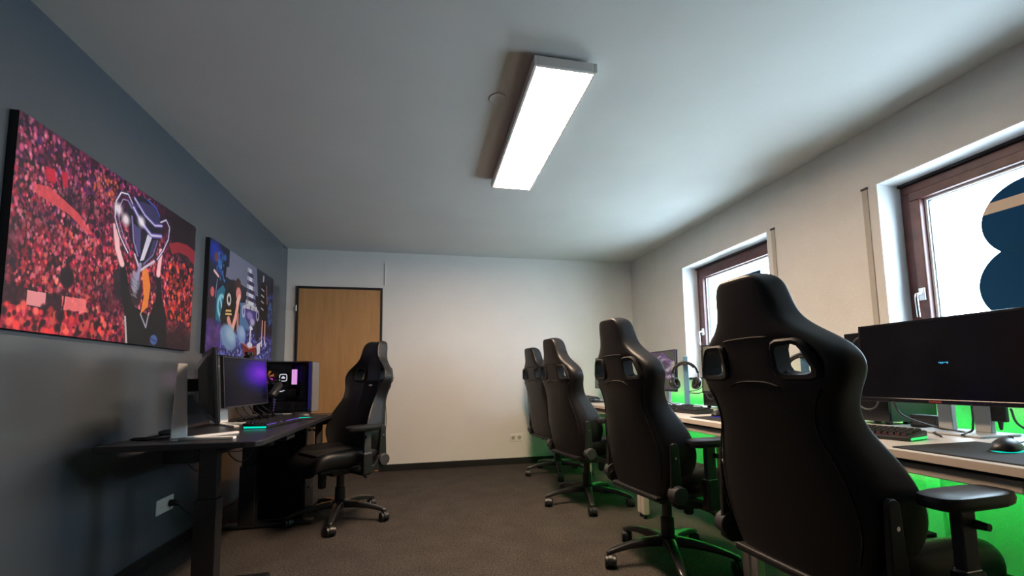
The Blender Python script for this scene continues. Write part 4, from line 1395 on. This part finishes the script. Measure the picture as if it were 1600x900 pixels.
def v_monitor(x, y, rz, w, h, zbot, screen, label, panel_off=0.115, tilt=4, feet=((0.20, -0.13), (0.20, 0.13)), side=0):
    """slim silver column on a V foot, screen faces local +X"""
    t = thing('monitor', label, 'monitor', (x, y, LZ), R(rz), group='monitors on the black desk')
    zc = zbot + h / 2 - LZ
    sub_t = t
    M0 = Matrix.Translation((panel_off, side, 0))
    # panel parts are built around the column, pushed forward
    M = M0 @ Matrix.Translation((0, 0, zc)) @ Matrix.Rotation(R(-tilt), 4, 'Y')
    d = 0.016
    p = MB().box(-d, 0, -w / 2, w / 2, -h / 2, h / 2).build('panel', 'black_plastic', t, bevel=0.003, M=M)
    rings = []
    for xx, s_ in ((-d + 0.001, 0.90), (-d - 0.016, 0.78), (-d - 0.040, 0.50), (-d - 0.044, 0.46)):
        rings.append([(xx, sy * w / 2 * s_, sz * h / 2 * s_) for sy, sz in ((-1, -1), (1, -1), (1, 1), (-1, 1))])
    MB().ring_tube(rings).build('rear_housing', 'black_gloss', p, bevel=0.006, M=M)
    bz = 0.007
    MB().frame(-w / 2, w / 2, -h / 2, h / 2, bz, 0, 0.003).build('bezel', 'dark_grey_plastic', p, M=M)
    MB().box(0.0002, 0.0014, -w / 2 + bz, w / 2 - bz, -h / 2 + bz, h / 2 - bz).build('screen', screen, p, M=M)
    col = MB()
    zt = zc + 0.10
    b0, b1, tw, td = 0.046, 0.030, 0.022, 0.018
    vs = [(-b1, -b0, 0.012), (b1, -b0, 0.012), (b1, b0, 0.012), (-b1, b0, 0.012), (-td, -tw, zt), (td, -tw, zt), (td, tw, zt), (-td, tw, zt)]
    col.add(vs, [(0, 3, 2, 1), (4, 5, 6, 7), (0, 1, 5, 4), (1, 2, 6, 5), (2, 3, 7, 6), (3, 0, 4, 7)])
    col.build('stand_column', 'silver_stand', t, bevel=0.003)
    MB().box(td, panel_off - d - 0.042, -0.025 + min(side, 0), 0.025 + max(side, 0), zc - 0.03, zc + 0.03).build('mount_arm', 'black_plastic', t, bevel=0.004)
    for fx, fy in feet:
        L = math.hypot(fx, fy)
        Mf = Matrix.Rotation(math.atan2(fy, fx), 4, 'Z')
        MB().box(-0.03, L, -0.014, 0.014, 0.0, 0.011).build('stand_foot', 'silver_stand', t, bevel=0.002, M=Mf)
    return t


v_monitor(0.365, 2.235, 28, 0.54, 0.325, 0.815, 'screen_off', 'monitor at the near end of the black desk, seen from behind', feet=((0.20, -0.14), (0.24, 0.10)))
v_monitor(0.225, 2.96, -6, 0.535, 0.305, 0.838, 'screen_violet', 'monitor with a violet glowing screen on the black desk', panel_off=0.11, side=0.09, feet=((0.20, -0.19), (0.22, 0.02)))
# webcam
wc = thing('webcam', 'small black webcam on top of the violet monitor', 'webcam', (0.345, 3.06, 1.146), R(-6))
MB().box(-0.012, 0.012, -0.045, 0.045, 0.012, 0.038).build('body', 'black_plastic', wc, bevel=0.008)
MB().cyl((0.012, 0, 0.025), (0.017, 0, 0.025), 0.010, n=16).build('lens', 'black_gloss', wc, smooth='auto')
MB().box(-0.03, 0.012, -0.018, 0.018, 0.0, 0.013).build('clip', 'black_plastic', wc, bevel=0.003)

keyboard((0.575, 2.84, LZ), 172, 'black keyboard with violet lights and a teal edge on the black desk', glow='glow_violet', group='keyboard on the black desk')
kb = [o for o in bpy.data.objects if o.name.startswith('keyboard') and o.get('group') == 'keyboard on the black desk'][0]
MB().box(-0.060, 0.060, 0.2195, 0.2225, 0.004, 0.013).build('light_bar', 'glow_teal', kb)
pad((0.60, 3.30, LZ), 0, 0.30, 0.34, 'black mouse pad at the far end of the black desk', 'mouse pad on the black desk')
mouse((0.615, 3.27, LZ + 0.004), 200, 'black mouse with teal glow on the black desk', 'glow_teal', 'mouse on the black desk')


def gaming_pc():
    """front faces +X, glass side faces -Y"""
    t = thing('computer_tower', 'black gaming computer with glass side and violet lights on the black desk', 'computer', (0.39, 3.60, LZ), R(-2))
    x0, x1, w, h = -0.21, 0.21, 0.20, 0.415
    z0 = 0.015
    mb = MB()
    mb.box(x0, x1 - 0.03, 0, w, z0, z0 + 0.006)
    mb.box(x0, x1 - 0.03, 0, w, h - 0.006, h)
    mb.box(x0, x0 + 0.006, 0, w, z0 + 0.006, h - 0.006)
    mb.box(x0 + 0.006, x1 - 0.03, w - 0.006, w, z0 + 0.006, h - 0.006)
    case = mb.build('case', 'black_plastic', t)
    for sx in (x0 + 0.03, x1 - 0.08):
        for sy in (0.02, w - 0.05):
            MB().box(sx, sx + 0.03, sy, sy + 0.03, 0, z0).build('foot', 'rubber', t)
    MB().box(x0 + 0.002, x1 - 0.034, 0.0, 0.004, z0 + 0.008, h - 0.004).build('glass_panel', 'tinted_glass', t)
    # front: lit mesh strip and grey plate
    fr = MB().box(x1 - 0.03, x1 - 0.004, 0.0, w, z0, h).build('front_frame', 'black_plastic', t, bevel=0.004)
    MB().box(x1 - 0.004, x1, 0.012, w - 0.004, z0 + 0.004, h - 0.004).build('front_plate', 'grey_front', fr, bevel=0.002)
    dots = MB()
    for i in range(26):
        for k in range(2):
            zz = z0 + 0.03 + i * 0.0142
            xx = x1 - 0.026 + k * 0.010 + (i % 2) * 0.004
            dots.box(xx, xx + 0.0035, -0.0008, 0.0002, zz, zz + 0.0040)
    dots.build('mesh_lights', 'glow_blue', fr)['kind'] = 'stuff'
    # inside
    MB().box(x0 + 0.02, x1 - 0.10, w - 0.035, w - 0.028, 0.11, h - 0.02).build('mainboard', 'black_gloss', case)
    MB().box(x0 + 0.006, x1 - 0.034, 0.012, w - 0.01, z0 + 0.006, z0 + 0.085).build('power_supply_shroud', 'black_plastic', case, bevel=0.003)
    pu = MB().box(-0.075, -0.005, w - 0.08, w - 0.035, 0.255, 0.325).build('cooler_pump', 'black_gloss', case, bevel=0.012)
    cx, cz, yy = -0.040, 0.290, w - 0.0815
    rr = [(cx + 0.027 * math.copysign(abs(math.cos(a)) ** 0.45, math.cos(a)), yy, cz + 0.027 * math.copysign(abs(math.sin(a)) ** 0.45, math.sin(a))) for a in [2 * PI * i / 32 for i in range(32)]]
    MB().tube(rr, 0.0032, 6, closed=True).build('logo_outline', 'glow_white', case)
    cl = [(-0.014, -0.007), (0.014, -0.007), (0.016, -0.002), (0.011, 0.003), (0.006, 0.010), (-0.004, 0.011), (-0.009, 0.004), (-0.015, 0.001)]
    MB().prism(cl, lambda a, b: (cx + a, yy - 0.002, cz + b), lambda a, b: (cx + a, yy, cz + b)).build('logo_cloud', 'glow_white', case)
    for k in range(4):
        xx = 0.024 + k * 0.0105
        MB().box(xx, xx + 0.008, w - 0.080, w - 0.035, 0.235, 0.355).build('memory_stick', 'black_gloss', case)
        MB().box(xx, xx + 0.008, w - 0.083, w - 0.080, 0.235, 0.355).build('memory_light', 'glow_pink', case)
    MB().box(x0 + 0.03, 0.08, 0.03, w - 0.035, 0.150, 0.192).build('graphics_card', 'black_plastic', case, bevel=0.004)
    gl = MB().box(-0.09, -0.012, 0.027, 0.030, 0.180, 0.186)
    gl.box(-0.012, 0.002, 0.027, 0.030, 0.186, 0.192)
    gl.build('card_light', 'glow_white', case)
    # rear fan with coloured glow, hoses
    fc = Vector((x0 + 0.055, 0.11, 0.30))
    MB().tube([fc + Vector((0.055 * math.cos(a), 0, 0.055 * math.sin(a))) for a in [2 * PI * i / 24 for i in range(24)]], 0.006, 8, closed=True).build('fan_ring', 'dark_grey_plastic', case, smooth=True)
    for k in range(7):
        a = 2 * PI * k / 7
        e0, e1 = Vector((math.cos(a), 0, math.sin(a))), Vector((math.cos(a + 0.5), 0.2, math.sin(a + 0.5)))
        MB().add([fc + e0 * 0.012, fc + e0 * 0.05, fc + e1 * 0.05, fc + e1 * 0.012], [(0, 1, 2, 3)]).build('fan_blade', 'glow_magenta' if k in (5, 6) else 'glow_orange' if k in (0, 1) else 'dark_grey_plastic', case)
    for dz in (0, 0.022):
        MB().tube(smooth_path([(-0.05, w - 0.07, 0.27 + dz), (-0.10, 0.07, 0.24 + dz), (-0.14, 0.06, 0.29 + dz), (-0.15, 0.08, 0.37)], 6), 0.007, 8).build('coolant_hose', 'rubber', case, smooth=True)
    MB().box(0.115, 0.165, 0.02, w - 0.02, 0.12, h - 0.03).build('front_radiator', 'black_plastic', case)


gaming_pc()
# microphone arm standing between the violet monitor and the computer
mic = thing('microphone', 'black microphone on a short stand before the gaming computer', 'microphone', (0.40, 3.36, LZ))
MB().cyl((0, 0, 0), (0, 0, 0.010), 0.050, 0.048, n=24).build('base', 'black_metal', mic, smooth='auto')
MB().tube([(0, 0, 0.008), (0.002, -0.005, 0.10), (0.01, -0.03, 0.17)], 0.007, 8).build('stem', 'black_metal', mic, smooth=True)
MB().tube([(0.004, -0.052, 0.150), (0.004, -0.048, 0.158), (0.03, 0.02, 0.235), (0.034, 0.03, 0.245)], [0.016, 0.026, 0.026, 0.015], 16).build('capsule', 'black_plastic', mic, smooth='auto')
q = MB()
for k in range(5):
    q.box(0.026, 0.029, -0.045 - 0.009 * k, -0.040 - 0.009 * k, 0.13 - 0.018 * k, 0.134 - 0.018 * k)
q.build('indicator_lights', 'glow_violet', mic)

# cables on and below the left desk
zz = LZ + 0.004
cable([(0.13, 2.33, zz), (0.20, 2.36, zz), (0.255, 2.42, zz + 0.02), (0.30, 2.40, zz + 0.05), (0.34, 2.33, zz + 0.05)], 'black power cable lying behind the near monitor', 0.004)
cable([(0.14, 2.30, zz), (0.22, 2.26, zz), (0.29, 2.28, zz + 0.002), (0.34, 2.36, zz)], 'black signal cable beside the near monitor stand', 0.004)
fr = MB().tube([(0.22, 2.36, zz + 0.018), (0.235, 2.375, zz + 0.018), (0.25, 2.39, zz + 0.018), (0.255, 2.395, zz + 0.018)], [0.008, 0.014, 0.014, 0.006], 12).build('ferrite_core', 'rubber', smooth='auto')
tag(fr, 'small black ferrite lump on the cable behind the near monitor', 'cable part')
random.seed(4)
for k in range(5):
    y0 = 2.98 + 0.09 * k
    cable([(0.30, y0, 0.86), (0.31 + 0.01 * k, y0 + 0.02, 0.80), (0.34 + 0.015 * k, y0 + 0.06, zz + 0.02), (0.30 + 0.02 * k, y0 + 0.14, zz + 0.001), (0.24, y0 + 0.20, zz)], ('leftmost', 'second leftmost', 'middle', 'second rightmost', 'rightmost')[k] + ' of the tangled black cables under the violet monitor', 0.0035, group='tangled cables under the violet monitor')
cable([(0.20, 2.62, 0.62), (0.23, 2.66, 0.53), (0.26, 2.72, 0.50), (0.27, 2.78, 0.56), (0.25, 2.82, 0.62)], 'black cable loop hanging under the near end of the black desk', 0.004)
cable([(0.30, 2.85, 0.62), (0.33, 2.90, 0.54), (0.36, 2.97, 0.50), (0.38, 3.06, 0.55), (0.36, 3.12, 0.63)], 'black cable loop hanging under the middle of the black desk', 0.004)
cable([(0.30, 2.80, 0.60), (0.35, 2.88, 0.575), (0.38, 2.98, 0.58), (0.34, 3.08, 0.62)], 'thin black cable slung below the desk tray', 0.003)

# small silver rods on the near edge (part of the keyboard tray) are the V feet above

# ------------------------------------------------------------------ sockets and switch
s = thing('wall_socket', 'white double socket low on the grey wall under the desk', 'socket', (0, 2.866, 0.295), group='wall sockets')
MB().box(0, 0.009, -0.083, 0.083, -0.042, 0.042).build('cover_plate', 'white_plastic', s, bevel=0.004)
for yy in (-0.04, 0.04):
    c = MB().cyl((0.0085, yy, 0), (0.0098, yy, 0), 0.021, n=28).build('socket_well', 'white_plastic', s, smooth='auto')
    for d in (-0.0095, 0.0095):
        MB().cyl((0.0098, yy + d, 0), (0.0104, yy + d, 0), 0.0028, n=10).build('pin_hole', 'socket_shadow', c)
pl = thing('power_plug', 'black power plug in the socket under the desk', 'plug', (0.0108, 2.906, 0.295))
MB().tube([(0, 0, 0), (0.02, 0, 0), (0.034, 0.002, -0.004), (0.05, 0.006, -0.016)], [0.019, 0.019, 0.014, 0.007], 16).build('plug_body', 'rubber', pl, smooth='auto')
cable([(0.058, 2.913, 0.275), (0.07, 2.93, 0.25), (0.08, 2.98, 0.21), (0.09, 3.06, 0.18), (0.12, 3.18, 0.16), (0.2, 3.3, 0.17)], 'black power cable leading from the socket under the desk', 0.005)
s = thing('wall_socket', 'white double socket on the back wall near the farthest chair', 'socket', (2.511, D, 0.298), group='wall sockets')
MB().box(-0.076, 0.076, -0.009, 0, -0.041, 0.041).build('cover_plate', 'white_plastic', s, bevel=0.004)
for xx in (-0.037, 0.037):
    c = MB().cyl((xx, -0.0085, 0), (xx, -0.0098, 0), 0.022, n=28).build('socket_well', 'strap_beige', s, smooth='auto')
    for d in (-0.0095, 0.0095):
        MB().cyl((xx + d, -0.0098, 0.003), (xx + d, -0.0104, 0.003), 0.004, n=10).build('pin_hole', 'socket_shadow', c)
s = thing('light_switch', 'white light switch on the back wall beside the door', 'switch', (1.115, D, 1.05))
MB().box(-0.04, 0.04, -0.009, 0, -0.04, 0.04).build('cover_plate', 'white_plastic', s, bevel=0.004)
MB().box(-0.028, 0.028, -0.013, -0.009, -0.028, 0.028).build('rocker', 'white_plastic', s, bevel=0.002)
bpy.context.view_layer.update()
